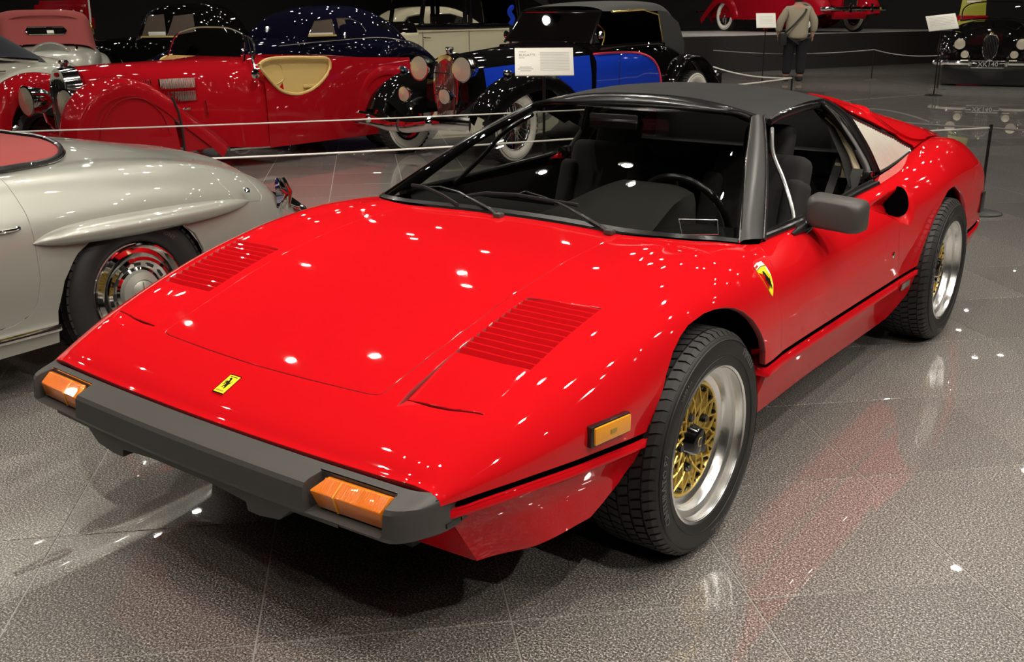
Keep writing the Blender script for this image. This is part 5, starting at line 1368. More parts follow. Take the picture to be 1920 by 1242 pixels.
for z in (.86, .64): MB().tube([(-.155, -.158, z), (.155, -.158, z)], .006, 5).build('shutter_band', M['chrome'], rd)
MB().lathe([(0, .05), (.035, .05), (.045, .03), (.03, 0), (.03, -.02)], 14, Matrix.Translation((0, -.07, 1.06)) @ Matrix.Rotation(-pi / 2, 4, 'Y')).build('radiator_cap', M['chrome'], C_)
MB().lathe([(0, .006), (.032, .004), (.037, 0)], 20, Matrix.Translation((0, -.158, .965)) @ Matrix.Rotation(-pi / 2, 4, 'Z') @ Matrix.Scale(.6, 4, (0, 0, 1))).build('radiator_badge', M['old_red'], rd)
# windscreen, soft top
for sg in (1, -1):
    MB().tube([(sg * .60, 1.58, 1.10), (sg * .55, 1.86, 1.44)], .014, 6).build('windscreen_post', M['chrome'], C_)
MB().tube([(-.60, 1.60, 1.12), (.60, 1.60, 1.12)], .010, 6).build('windscreen_sill', M['chrome'], C_)
MB().tube([(-.55, 1.86, 1.44), (.55, 1.86, 1.44)], .016, 6).build('windscreen_rail', M['chrome'], C_)
MB().add([(-.59, 1.59, 1.12), (.59, 1.59, 1.12), (.54, 1.85, 1.43), (-.54, 1.85, 1.43)], [(0, 1, 2, 3)]).build('windscreen_glass', M['glass_clear'], C_, smooth=False)
tops_ = [(1.86, [(0, 1.50), (.30, 1.495), (.50, 1.47), (.57, 1.44)]), (2.3, [(0, 1.54), (.34, 1.535), (.56, 1.50), (.62, 1.44)]), (2.8, [(0, 1.56), (.34, 1.55), (.57, 1.51), (.64, 1.44)]), (3.15, [(0, 1.55), (.34, 1.54), (.56, 1.50), (.64, 1.42)]),
         (3.45, [(0, 1.44), (.32, 1.43), (.53, 1.38), (.62, 1.26)]), (3.62, [(0, 1.22), (.30, 1.21), (.50, 1.17), (.60, 1.02)]), (3.68, [(0, 1.02), (.30, 1.01), (.48, .98), (.58, .90)])]
st_ = hull('soft_top', tops_, M['grey_cloth'], C_, capf=False, capb=False)
for sg in (1, -1):
    V = [(sg * .645, y, z) for y, z in [(2.92, 1.45), (3.15, 1.43), (3.45, 1.30), (3.62, 1.05), (3.62, .92), (3.5, .84), (3.3, .84), (3.12, .92), (3.05, 1.06), (3.03, 1.25)]]
    MB().add(V, [tuple(range(10))]).build('quarter_flap', M['grey_cloth'], st_, smooth=False)
    MB().tube([(sg * .63, 1.95, 1.435), (sg * .64, 2.6, 1.455), (sg * .64, 2.95, 1.40), (sg * .66, 3.04, 1.10)], .012, 6).build('window_rail', M['brass'], C_)
    MB().tube([(sg * .69, 1.62, 1.06), (sg * .73, 2.2, 1.075), (sg * .73, 2.8, 1.08), (sg * .70, 3.0, 1.06)], .022, 8).build('waist_moulding', M['black_paint'], C_)
    MB().lathe([(0, .02), (.035, .015), (.045, -.01)], 14, Matrix.Translation((sg * .66, 1.70, 1.19))).build('side_lamp', M['chrome'], C_)
MB().box((0, 3.3, .80), (1.1, .06, .40)).bevel('rear_seat', M['black_matte'], .02, C_)
MB().tube([(.30 + .20 * cos(a), 2.0 + .08 * sin(a), 1.13 + .18 * sin(a)) for a in np.linspace(0, 2 * pi, 25)], .010, 6, cap=False).build('steering_wheel', M['brass'], C_)
MB().box((.60, 4.62, .58), (.16, .03, .16)).bevel('number_plate', M['black_trim'], .01, C_)
MB().lathe([(0, .03), (.04, .02), (.045, -.05), (0, -.07)], 14, Matrix.Translation((.72, 4.36, .66)) @ Matrix.Rotation(pi / 2, 4, 'Z')).build('tail_lamp', M['chrome'], C_)
# ================================================================ cars further back
# --- two-tone limousine
D_ = thing('limousine', 'black over cream upright limousine with wire wheel, parked behind the blue cabriolet', 'car', (-13.67, 12.55, 0), -.42)
hull('lower_body', [(1.55, [(0, 1.14), (.5, 1.14), (.76, 1.12), (.80, 1.0), (.80, .38)]), (3.0, [(0, 1.16), (.5, 1.16), (.80, 1.15), (.84, 1.0), (.84, .36)]), (4.6, [(0, 1.14), (.5, 1.14), (.80, 1.13), (.84, 1.0), (.82, .36)]), (5.0, [(0, 1.0), (.4, 1.0), (.66, .98), (.70, .85), (.70, .40)])], M['cream_paint'], D_)
hull('bonnet', [(-.35, [(0, 1.20), (.12, 1.19), (.24, 1.14), (.28, .95), (.28, .5)]), (.6, [(0, 1.24), (.22, 1.23), (.42, 1.17), (.48, 1.0), (.50, .5)]), (1.55, [(0, 1.28), (.34, 1.27), (.66, 1.20), (.74, 1.02), (.76, .45)])], M['black_paint'], D_)
hull('bonnet_side', [(-.25, [(0, .98), (.29, .98), (.295, .9), (.295, .5)]), (1.55, [(0, 1.05), (.77, 1.05), (.78, .95), (.79, .45)])], M['cream_paint'], D_)
for sg in (1, -1):
    for nm, p0_, p1_ in (('door_pillar', (1.60, 1.20), (1.72, 1.86)), ('door_pillar', (2.62, 1.20), (2.62, 1.88)), ('door_pillar', (2.74, 1.20), (2.74, 1.88)), ('door_pillar', (3.95, 1.20), (3.86, 1.86))):
        MB().box((sg * .80, (p0_[0] + p1_[0]) / 2, (p0_[1] + p1_[1]) / 2), (.05, .09, .72), M=Matrix.Rotation(-math.atan2(p1_[0] - p0_[0], p1_[1] - p0_[1]), 3, 'X')).bevel(nm, M['black_paint'], .01, D_)
        MB().tube([(sg * .83, *p0_), (sg * .83, *p1_)], .009, 5).build('window_chrome', M['chrome'], D_)
    MB().box((sg * .80, 2.9, 1.17), (.09, 2.75, .10)).bevel('waist_rail', M['black_paint'], .02, D_)
    MB().tube([(sg * .848, y, 1.09) for y in (1.5, 3, 4.7)], .012, 6).build('waist_moulding', M['cream_paint'], D_)
    for y in (1.62, 2.68, 3.95): MB().tube([(sg * .845, y, 1.08), (sg * .845, y, .42)], .006, 4).build('door_gap', M['black_matte'], D_)
    for y in (1.64, 3.82): MB().tube([(sg * .85, y, .96), (sg * .88, y + .02, .955), (sg * .88, y + .14, .95)], .010, 6).build('door_handle', M['chrome'], D_)
    fender('front_wing', [(-.62, .55), (-.50, .78), (-.25, .96), (.05, 1.0), (.35, .93), (.65, .74), (.9, .52), (1.2, .36)], sg * .78, .24, M['black_paint'], D_, drop=.08)
    fender('rear_wing', [(3.6, .38), (3.75, .70), (4.05, .92), (4.4, .94), (4.75, .78), (4.95, .5)], sg * .80, .24, M['black_paint'], D_, drop=.08)
    MB().box((sg * .80, 2.3, .34), (.26, 2.4, .05)).bevel('running_board', M['black_paint'], .01, D_)
    old_wheel(D_, sg * .76, .02, .40, .14, white=False, side=sg); old_wheel(D_, sg * .76, 4.25, .40, .14, white=False, side=sg)
    lamp_unit(D_, (sg * .32, -.45, .98), .14, M['chrome'])
hull('roof', [(1.66, [(0, 1.93), (.4, 1.92), (.72, 1.90), (.80, 1.84)]), (3.2, [(0, 1.97), (.4, 1.96), (.74, 1.94), (.82, 1.86)]), (4.5, [(0, 1.90), (.4, 1.89), (.70, 1.86), (.78, 1.78)]), (4.95, [(0, 1.5), (.4, 1.5), (.66, 1.45), (.72, 1.3)]), (5.0, [(0, 1.15), (.4, 1.15), (.66, 1.13), (.72, 1.1)])], M['black_paint'], D_, capf=False, capb=False)
for sg in (1, -1): MB().add([(sg * .80, 3.9, 1.15), (sg * .79, 3.9, 1.88), (sg * .77, 4.5, 1.82), (sg * .70, 4.95, 1.40), (sg * .70, 5.0, 1.1)], [(0, 1, 2, 3, 4)]).build('rear_quarter', M['black_paint'], D_, smooth=False)
MB().tube([(-.78, 1.60, 1.22), (.78, 1.60, 1.22)], .02, 6).build('dash_rail', M['cream_trim'], D_)
rd = MB().box((0, -.40, .88), (.52, .10, .74)).bevel('radiator', M['chrome'], .03, D_)
MB().tube([(0, -.40, 1.25), (0, -.38, 1.33), (0, -.30, 1.38)], [.02, .03, .01], 8).build('mascot', M['chrome'], D_)
MB().tube([(-.2, 1.2, 1.30), (.2, 1.2, 1.30)], .008, 5).build('bonnet_hinge', M['chrome'], D_)
# --- cream coupe seen through the limousine's windows
E2 = thing('cream_coupe', 'cream coupe seen through the side windows of the black and cream limousine', 'car', (-16.6, 15.2, 0), -.42)
hull('body', [(-.4, [(0, .9), (.4, .88), (.7, .8), (.75, .4)]), (1.4, [(0, 1.1), (.5, 1.08), (.78, 1.0), (.82, .35)]), (3.8, [(0, 1.1), (.5, 1.08), (.78, 1.0), (.82, .35)]), (4.6, [(0, .7), (.4, .68), (.6, .6), (.62, .4)])], M['cream_paint'], E2)
hull('roof', [(1.2, [(0, 1.12), (.5, 1.10), (.72, 1.05), (.78, 1.0)]), (1.7, [(0, 1.50), (.45, 1.49), (.64, 1.42), (.72, 1.0)]), (2.4, [(0, 1.60), (.45, 1.59), (.64, 1.52), (.74, 1.0)]), (3.2, [(0, 1.54), (.45, 1.53), (.62, 1.45), (.74, 1.0)]), (4.0, [(0, 1.12), (.4, 1.11), (.6, 1.06), (.74, 1.0)])], M['cream_paint'], E2)
for sg in (1, -1):
    window('side_window', [(sg * .735, y, z) for y, z in [(1.55, 1.14), (1.75, 1.36), (2.15, 1.42), (2.2, 1.14)]], E2, frame=M['chrome'])
    window('side_window', [(sg * .735, y, z) for y, z in [(2.35, 1.14), (2.35, 1.42), (2.9, 1.42), (3.25, 1.32), (3.45, 1.14)]], E2, frame=M['chrome'])
    fender('wing', [(-.6, .4), (-.4, .7), (0, .85), (.4, .75), (.8, .5)], sg * .7, .3, M['cream_paint'], E2)
    old_wheel(E2, sg * .72, 0, .35, .15, side=sg); old_wheel(E2, sg * .72, 3.3, .35, .15, side=sg)
# --- black-blue coupe
N_ = thing('dark_blue_coupe', 'glossy dark blue rounded coupe behind the red roadster', 'car', (-11.1, 7.7, 0), 0)
hull('body', [(-.8, [(0, .80), (.2, .78), (.34, .68), (.36, .42)]), (0, [(0, .98), (.3, .96), (.5, .88), (.58, .4)]), (1.2, [(0, 1.10), (.45, 1.08), (.72, 1.0), (.80, .34)]), (2.6, [(0, 1.12), (.5, 1.09), (.76, 1.0), (.84, .32)]), (3.6, [(0, 1.0), (.42, .97), (.66, .86), (.74, .32)]), (4.3, [(0, .72), (.26, .70), (.42, .60), (.46, .34)])], M['navy_paint'], N_)
hull('roof', [(1.0, [(0, 1.10), (.42, 1.08), (.62, 1.04), (.74, .98)]), (1.35, [(0, 1.42), (.38, 1.40), (.54, 1.34), (.72, .98)]), (1.9, [(0, 1.56), (.38, 1.54), (.56, 1.46), (.74, .98)]), (2.6, [(0, 1.56), (.36, 1.54), (.54, 1.45), (.74, .98)]), (3.3, [(0, 1.38), (.32, 1.36), (.48, 1.26), (.70, .94)]), (4.0, [(0, .96), (.24, .94), (.38, .86), (.52, .74)])], M['navy_paint'], N_)
for sg in (1, -1):
    fender('front_wing', [(-.95, .35), (-.88, .58), (-.65, .82), (-.3, .93), (.1, .88), (.5, .68), (.9, .45)], sg * .66, .36, M['navy_paint'], N_, drop=.12)
    fender('rear_wing', [(2.3, .35), (2.5, .66), (2.8, .90), (3.2, 1.0), (3.6, .95), (4.0, .74), (4.35, .45)], sg * .72, .38, M['navy_paint'], N_, drop=.14)
    window('side_window', [(sg * x, y, z) for x, y, z in [(.70, 1.20, 1.10), (.63, 1.42, 1.33), (.625, 1.80, 1.36), (.70, 1.80, 1.10)]], N_, mat('brown_interior', (.07, .045, .028), .4) if sg > 0 else bpy.data.materials['brown_interior'], M['chrome'], .006)
    window('side_window', [(sg * x, y, z) for x, y, z in [(.70, 1.90, 1.10), (.625, 1.90, 1.37), (.62, 2.2, 1.37), (.63, 2.42, 1.30), (.68, 2.52, 1.16), (.70, 2.45, 1.10)]], N_, bpy.data.materials['brown_interior'], M['chrome'], .006)
    MB().box((sg * .705, 1.48, 1.135), (.02, .50, .03)).bevel('window_placard', M['whitewall'], .004, N_)
    MB().box((sg * .715, 1.50, 1.105), (.02, .60, .025)).bevel('cream_sill', M['tan'], .005, N_)
    MB().tube(spline([(sg * .80, .5, .98), (sg * .82, 1.6, 1.03), (sg * .86, 2.8, 1.05), (sg * .80, 3.6, .92)], 5), .010, 6).build('chrome_spear', M['chrome'], N_)
    window('rear_quarter_light', [(sg * x, y, z) for x, y, z in [(.64, 2.75, 1.20), (.60, 2.78, 1.32), (.56, 3.05, 1.30), (.60, 3.22, 1.18)]], N_, None, M['chrome'], .005)
    old_wheel(N_, sg * .70, -.3, .35, .15, white=False, side=sg); old_wheel(N_, sg * .70, 3.2, .35, .15, white=False, side=sg)
    lamp_unit(N_, (sg * .40, -1.0, .62), .11)
# --- black saloon side-on behind the brass lamps
K_ = thing('black_saloon', 'black saloon with brown lit interior windows, behind the bonnet of the red roadster', 'car', (-16.9, 9.5, 0), -.93)
K_.scale = (1, .7, 1)
hull('body', [(-.9, [(0, .95), (.2, .94), (.34, .84), (.36, .42)]), (.2, [(0, 1.0), (.3, .99), (.5, .9), (.58, .4)]), (1.2, [(0, 1.06), (.45, 1.05), (.72, 1.0), (.80, .34)]), (3.2, [(0, 1.08), (.5, 1.06), (.76, 1.0), (.84, .32)]), (4.2, [(0, .9), (.42, .88), (.62, .78), (.70, .32)])], M['black_paint'], K_)
hull('roof', [(1.15, [(0, 1.08), (.42, 1.06), (.62, 1.03), (.76, .98)]), (1.5, [(0, 1.52), (.42, 1.51), (.62, 1.44), (.74, .98)]), (2.4, [(0, 1.64), (.44, 1.63), (.66, 1.56), (.76, .98)]), (3.3, [(0, 1.58), (.42, 1.57), (.62, 1.48), (.74, .98)]), (3.9, [(0, 1.06), (.4, 1.05), (.56, 1.02), (.70, .94)])], M['black_paint'], K_)
for sg in (1, -1):
    for a_, b_ in ((1.45, 2.05), (2.15, 2.85)):
        window('side_window', [(sg * x, y, z) for x, y, z in [(.785, a_ - .08, 1.06), (.72, a_ + .12, 1.42), (.70, b_ - .06, 1.46), (.78, b_, 1.06)]], K_, bpy.data.materials['brown_interior'], M['chrome'], .006)
    MB().box((sg * .80, 1.8, 1.10), (.02, .46, .07)).bevel('window_placard', M['whitewall'], .004, K_)
    MB().box((sg * .80, 2.0, 1.045), (.02, 1.3, .03)).bevel('pale_sill', M['tan'], .004, K_)
    fender('front_wing', [(-1.0, .4), (-.8, .72), (-.4, .90), (.1, .86), (.5, .62), (.9, .4)], sg * .68, .32, M['black_paint'], K_, drop=.12)
    fender('rear_wing', [(2.7, .4), (2.9, .7), (3.3, .86), (3.7, .76), (4.0, .45)], sg * .72, .32, M['black_paint'], K_, drop=.12)
    old_wheel(K_, sg * .70, -.3, .36, .15, white=False, side=sg); old_wheel(K_, sg * .70, 3.3, .36, .15, white=False, side=sg)
    lamp_unit(K_, (sg * .38, -.95, .80), .11, M['brass'])
# --- silver car with a red soft top, tail towards us
S1 = thing('silver_tourer', 'silver tourer with closed brick-red soft top, its tail towards the camera', 'car', (-13.0, 6.0, 0), -2.02)
S1.scale = (.9, .9, .98)
hull('body', [(-2.6, [(0, .7), (.2, .68), (.3, .6), (.3, .4)]), (-1.2, [(0, 1.0), (.4, .98), (.6, .9), (.64, .4)]), (0, [(0, 1.05), (.5, 1.03), (.78, .96), (.84, .35)]), (.9, [(0, 1.06), (.5, 1.04), (.74, .95), (.82, .35)]), (1.35, [(0, .95), (.42, .93), (.62, .82), (.66, .36)]), (1.62, [(0, .70), (.30, .68), (.44, .60), (.48, .38)])], M['silver_paint'], S1)
hull('soft_top', [(-.9, [(0, 1.42), (.45, 1.41), (.62, 1.36), (.68, 1.24)]), (-.2, [(0, 1.55), (.5, 1.53), (.68, 1.46), (.74, 1.10)]), (.45, [(0, 1.53), (.48, 1.51), (.66, 1.44), (.75, 1.02)]), (.62, [(0, 1.42), (.44, 1.40), (.62, 1.34), (.73, .99)]), (1.02, [(0, 1.08), (.40, 1.07), (.60, 1.03), (.69, .96)])], M['red_cloth'], S1, capb=False)
MB().tube(spline([(-.62, .56, 1.37), (-.4, .585, 1.45), (0, .60, 1.47), (.4, .585, 1.45), (.62, .56, 1.37)], 4), .012, 6).build('top_seam', M['red_cloth'], S1)
rw = [(x, .68 + (1.36 - z) * 1.02, z) for x, z in [(-.30, 1.26), (-.26, 1.31), (.26, 1.31), (.30, 1.26), (.26, 1.21), (-.26, 1.21)]]
rw = [(x, y + .045, z) for x, y, z in rw]
window('rear_window', rw, S1, None, M['chrome'], .010)
MB().box((-.06, .86, 1.245), (.10, .01, .05), M=Matrix.Rotation(.7, 3, 'X')).build('window_card', M['whitewall'], S1)
Mt = Matrix.Translation((0, 1.36, .80)) @ Matrix.Rotation(pi / 2 - .0, 4, 'Z') @ Matrix.Rotation(-.62, 4, 'Y')
MB().lathe([(.40, -.08), (.37, .02), (.31, .06), (.25, .02), (.20, -.01), (.10, .0), (0, .02)], 40, Mt).build('spare_wheel_cover', M['silver_paint'], S1)
MB().lathe([(.18, .0), (.12, .05), (.04, .07), (0, .075)], 24, Mt).build('spare_hub_cap', M['chrome'], S1)
for sg in (1, -1):
    fender('rear_wing', [(-.2, .40), (0, .72), (.35, .92), (.75, .90), (1.15, .72), (1.5, .42)], sg * .74, .36, M['silver_paint'], S1, drop=.12)
    fender('front_wing', [(-3.1, .35), (-2.9, .6), (-2.5, .8), (-2.1, .72), (-1.7, .45)], sg * .7, .34, M['silver_paint'], S1, drop=.12)
    MB().tube([(sg * .38, .98, 1.07), (sg * .40, 1.12, 1.03), (sg * .36, 1.30, .93)], .014, 6).build('boot_hinge', M['chrome'], S1)
    old_wheel(S1, sg * .70, .7, .34, .15, white=False, side=sg); old_wheel(S1, sg * .70, -2.4, .34, .15, white=False, side=sg)
    MB().tube([(sg * .72, 1.50, .62), (sg * .72, 1.56, .62)], .03, 8).build('tail_lamp', M['old_red'], S1)
# --- pale grey car with a navy soft top
S2 = thing('pale_grey_cabriolet', 'pale grey cabriolet with folded-edge navy soft top, behind the red roadster nose', 'car', (-10.05, 1.2, 0), 0)
hull('body', [(-.9, [(0, .8), (.3, .78), (.45, .7), (.48, .4)]), (.4, [(0, 1.0), (.45, .98), (.70, .90), (.76, .35)]), (1.8, [(0, 1.02), (.5, 1.0), (.78, .93), (.84, .33)]), (2.7, [(0, 1.02), (.5, 1.0), (.74, .92), (.82, .33)]), (3.2, [(0, .93), (.40, .91), (.62, .80), (.70, .34)]), (3.75, [(0, .66), (.26, .64), (.40, .55), (.44, .36)])], M['grey_green'], S2)
hull('soft_top', [(.6, [(0, 1.38), (.45, 1.37), (.62, 1.31), (.68, 1.0)]), (1.3, [(0, 1.47), (.5, 1.46), (.68, 1.39), (.76, .98)]), (2.0, [(0, 1.45), (.48, 1.44), (.66, 1.37), (.78, .97)]), (2.35, [(0, 1.28), (.44, 1.27), (.62, 1.20), (.76, .96)]), (2.75, [(0, 1.03), (.40, 1.02), (.58, 1.0), (.72, .94)])], M['navy_cloth'], S2)
for sg in (1, -1):
    MB().tube(spline([(sg * .80, .8, 1.14), (sg * .80, 1.5, 1.09), (sg * .80, 2.2, 1.0), (sg * .78, 2.62, .955)], 5), .022, 8).build('landau_bar', M['chrome'], S2)
    fender('rear_wing', [(1.7, .40), (1.9, .68), (2.3, .86), (2.8, .90), (3.3, .80), (3.7, .58), (3.95, .38)], sg * .76, .34, M['grey_green'], S2, drop=.12)
    fender('front_wing', [(-1.2, .35), (-1.0, .6), (-.6, .86), (-.1, .88), (.4, .70), (.8, .45)], sg * .72, .34, M['grey_green'], S2, drop=.12)
    MB().tube([(sg * .845, .2, .84), (sg * .86, 1.5, .86), (sg * .85, 2.2, .86)], .010, 6).build('side_trim', M['chrome'], S2)
    old_wheel(S2, sg * .70, 2.8, .34, .15, white=False, side=sg); old_wheel(S2, sg * .70, -.4, .34, .15, white=False, side=sg)
# --- veteran car with buttoned red leather
V_ = thing('veteran_car', 'veteran motor car with buttoned red leather seats and brass lamps', 'car', (-19.9, 10.3, 0), .95)
MB().box((0, 0, .72), (1.2, 2.6, .16)).bevel('chassis', M['black_paint'], .03, V_)
MB().box((0, -1.25, .90), (.7, .6, .5)).bevel('bonnet', M['black_paint'], .05, V_)
for (y, z0) in ((-.1, .92), (.85, 1.02)):
    MB().box((0, y, z0 + .06), (1.1, .50, .26)).bevel('seat_base', M['old_red'], .05, V_)
    sb = MB().box((0, y + .26, z0 + .45), (1.1, .14, .62)).bevel('seat_back', M['old_red'], .05, V_)
    bt = MB()
    for i in range(6):
        for j in range(3): bt.lathe([(0, .02), (.02, .012), (.028, 0)], 8, Matrix.Translation((-.42 + .168 * i, y + .185, z0 + .28 + .17 * j)) @ Matrix.Rotation(-pi / 2, 4, 'Z'))
    for i in range(6):
        for j in range(3): bt.lathe([(0, .02), (.02, .012), (.028, 0)], 8, Matrix.Translation((-.42 + .168 * i, y + .335, z0 + .28 + .17 * j)) @ Matrix.Rotation(pi / 2, 4, 'Z'))
    tag(bt.build('seat_buttons', M['whitewall'], sb), kind='stuff')
    for sg in (1, -1): MB().box((sg * .56, y + .05, z0 + .25), (.10, .5, .26)).bevel('seat_arm', M['old_red'], .04, V_)
for sg in (1, -1):
    for y in (-1.1, 1.1):
        w_ = old_wheel(V_, sg * .70, y, .45, .09, white=False, spokes=12, side=sg)
    lamp_unit(V_, (sg * .48, -.75, 1.25), .11, M['brass'], depth=1.2)
    MB().lathe([(0, .16), (.03, .14), (.05, .08), (.06, -.08), (.03, -.12), (0, -.13)], 12, Matrix.Translation((sg * .62, -.55, 1.15)) @ Matrix.Rotation(-pi / 2, 4, 'Y')).build('carriage_lamp', M['brass'], V_)
    fender('wing', [(-1.65, .65), (-1.5, .88), (-1.1, .98), (-.7, .86), (-.4, .66)], sg * .70, .2, M['black_paint'], V_, drop=.04)
MB().tube([(.25, -.45, 1.0), (.28, -.30, 1.55)], .02, 8).build('steering_column', M['brass'], V_)
MB().tube([(.60, -.35, .9), (.62, -.05, 2.1)], .02, 8).build('canopy_post', M['whitewall'], V_)
# --- red car on the platform
H_ = thing('red_saloon', 'dark red thirties saloon with whitewall tyres raised on the black platform', 'car', (-7.85, 24.95, .878), 1.06)
H_.scale = (1.16, 1.16, 1.18)
hull('body', [(-.55, [(0, .95), (.12, .94), (.2, .85), (.22, .42)]), (.3, [(0, 1.05), (.28, 1.03), (.42, .93), (.5, .40)]), (1.1, [(0, 1.1), (.4, 1.08), (.66, 1.0), (.74, .35)]), (2.6, [(0, 1.12), (.5, 1.1), (.76, 1.0), (.82, .32)]), (3.6, [(0, 1.0), (.4, .97), (.62, .85), (.70, .32)]), (4.2, [(0, .7), (.3, .68), (.42, .58), (.46, .34)])], M['crimson'], H_)
hull('roof', [(1.05, [(0, 1.10), (.42, 1.08), (.62, 1.04), (.7, 1.0)]), (1.35, [(0, 1.5), (.4, 1.48), (.56, 1.4), (.7, 1.0)]), (2.2, [(0, 1.62), (.42, 1.6), (.6, 1.5), (.74, 1.0)]), (3.1, [(0, 1.5), (.36, 1.48), (.52, 1.38), (.7, .98)]), (3.9, [(0, 1.0), (.3, .98), (.44, .9), (.56, .8)])], M['crimson'], H_)
for sg in (1, -1):
    fender('front_wing', [(-.75, .40), (-.68, .62), (-.45, .82), (-.1, .90), (.25, .82), (.6, .58), (.95, .36), (1.3, .30)], sg * .70, .34, M['crimson'], H_, drop=.14)
    MB().grid([[(sg * .54, y, z - .03), (sg * .36, y, z - .10), (sg * .24, y, .45)] for y, z in [(-.62, .62), (-.4, .78), (-.1, .84), (.25, .78), (.6, .58)]]).build('wing_valance', M['crimson'], H_)
    fender('rear_wing', [(2.3, .35), (2.5, .66), (2.85, .86), (3.2, .84), (3.6, .62), (3.95, .34)], sg * .72, .32, M['crimson'], H_, drop=.12)
    MB().box((sg * .74, 1.8, .30), (.24, 1.3, .05)).bevel('running_board', M['crimson'], .01, H_)
    old_wheel(H_, sg * .72, -.05, .37, .155, side=sg); old_wheel(H_, sg * .72, 2.95, .37, .155, side=sg)
    lamp_unit(H_, (sg * .42, -.55, .86), .11, M['crimson'])
    window('side_window', [(sg * x, y, z) for x, y, z in [(.755, 1.35, 1.12), (.70, 1.52, 1.36), (.68, 2.2, 1.42), (.765, 2.2, 1.12)]], H_)
    MB().tube([(sg * .02, -.98, .50), (sg * .5, -.96, .50), (sg * .82, -.86, .50), (sg * .90, -.74, .50)], .028, 8, flat=1.4).build('front_bumper', M['chrome'], H_)
    MB().tube([(sg * .3, -1.0, .42), (sg * .3, -1.0, .60)], .03, 8).build('over_rider', M['chrome'], H_)
    MB().tube([(sg * .2, 4.4, .46), (sg * .7, 4.32, .46), (sg * .84, 4.1, .46)], .028, 8).build('rear_bumper', M['chrome'], H_)
MB().box((0, -.60, .68), (.40, .10, .58)).bevel('grille', M['chrome'], .04, H_)
for k in range(9): MB().tube([(-.16 + .04 * k, -.66, .92), (-.15 + .0375 * k, -.66, .44)], .006, 4).build('grille_bar', M['black_trim'], H_)
MB().box((0, -.62, .36), (.9, .12, .16)).bevel('front_apron', M['crimson'], .03, H_)
# --- black roadster facing us
J_ = thing('black_roadster', 'black roadster facing the camera with slatted chrome grille and number plate', 'car', (-2.78, 20.2, 0), .20)
J_.scale = (1.2, 1.2, 1.15)
JP = M['black_paint']
hull('body', [(-.75, [(0, .86), (.16, .84), (.30, .76), (.40, .60), (.42, .40)]), (-.45, [(0, .93), (.2, .91), (.40, .80), (.52, .62), (.54, .34)]), (.3, [(0, 1.02), (.28, .99), (.48, .86), (.68, .66), (.70, .28)]), (1.1, [(0, 1.07), (.36, 1.04), (.58, .93), (.76, .72), (.76, .26)]), (2.4, [(0, 1.0), (.4, .98), (.64, .9), (.78, .7), (.78, .26)]), (3.5, [(0, .86), (.34, .84), (.56, .74), (.66, .58), (.66, .28)])], JP, J_)
for sg in (1, -1):
    fender('front_wing', [(-.86, .42), (-.84, .60), (-.70, .76), (-.40, .86), (0, .88), (.5, .82), (1.1, .72), (1.7, .60)], sg * .60, .40, JP, J_, drop=.16, round_=.7)
    lamp_unit(J_, (sg * .455, -.86, .69), .088, M['chrome'])
    lamp_unit(J_, (sg * .36, -.92, .52), .064, M['chrome'], name='fog_lamp')
    MB().lathe([(0, .03), (.018, .02), (.022, -.02)], 10, Matrix.Translation((sg * .70, -.84, .52)) @ Matrix.Rotation(-pi / 2, 4, 'Z')).build('side_lamp', M['chrome'], J_)
    MB().tube([(sg * .16, -1.0, .385), (sg * .50, -.98, .385), (sg * .72, -.90, .385), (sg * .80, -.74, .385)], .048, 8, flat=1.0).build('front_bumper', M['chrome'], J_)
    MB().tube([(sg * .27, -1.03, .34), (sg * .27, -1.04, .42), (sg * .27, -1.03, .50)], [.02, .028, .016], 8).build('over_rider', M['chrome'], J_)
    MB().tube(spline([(sg * .55, 1.20, 1.06), (sg * .53, 1.30, 1.26), (sg * .40, 1.35, 1.35), (0, 1.34, 1.38)], 5), .012, 6).build('windscreen_frame', M['chrome'], J_)
    old_wheel(J_, sg * .64, -.1, .30, .15, white=False, side=sg); old_wheel(J_, sg * .64, 2.6, .30, .15, white=False, side=sg)
MB().tube(spline([(-.56, 1.18, 1.04), (-.3, 1.08, 1.075), (0, 1.05, 1.085), (.3, 1.08, 1.075), (.56, 1.18, 1.04)], 5), .016, 6).build('scuttle_chrome', M['chrome'], J_)
MB().add([(-.54, 1.22, 1.07), (0, 1.08, 1.09), (.54, 1.22, 1.07), (.50, 1.32, 1.28), (0, 1.34, 1.36), (-.50, 1.32, 1.28)], [tuple(range(6))]).build('windscreen_glass', M['glass_clear'], J_, smooth=False)
gp = [(0, .84), (.07, .83), (.105, .77), (.115, .68), (.10, .55), (.06, .44), (0, .43)]
loop = [(x, -.90 + .05 * (z - .43), z) for x, z in gp] + [(-x, -.90 + .05 * (z - .43), z) for x, z in gp[::-1]]
MB().add(loop, [tuple(range(len(loop)))]).build('grille_back', M['black_matte'], J_, smooth=False)
MB().tube(loop + [loop[0]], .010, 6, cap=False).build('grille_surround', M['chrome'], J_)
for k in range(9):
    x = -.092 + .023 * k; zt = .83 - 5 * x * x; zb = .44 + 9 * x * x
    MB().tube([(x, -.905 + .05 * (zt - .43), zt), (x, -.915, zb)], .0055, 4).build('grille_bar', M['chrome'], J_)
MB().lathe([(0, .02), (.02, .012), (.026, 0)], 14, Matrix.Translation((0, -.88, .86)) @ Matrix.Rotation(-pi / 2, 4, 'Z')).build('nose_badge', M['brass'], J_)
MB().tube([(0, -.30, .96), (0, -.36, 1.02), (0, -.46, 1.06)], [.012, .02, .006], 8).build('leaping_mascot', M['chrome'], J_)
npl = MB().box((0, -1.035, .365), (.48, .012, .115)).bevel('number_plate', M['black_trim'], .004, J_)
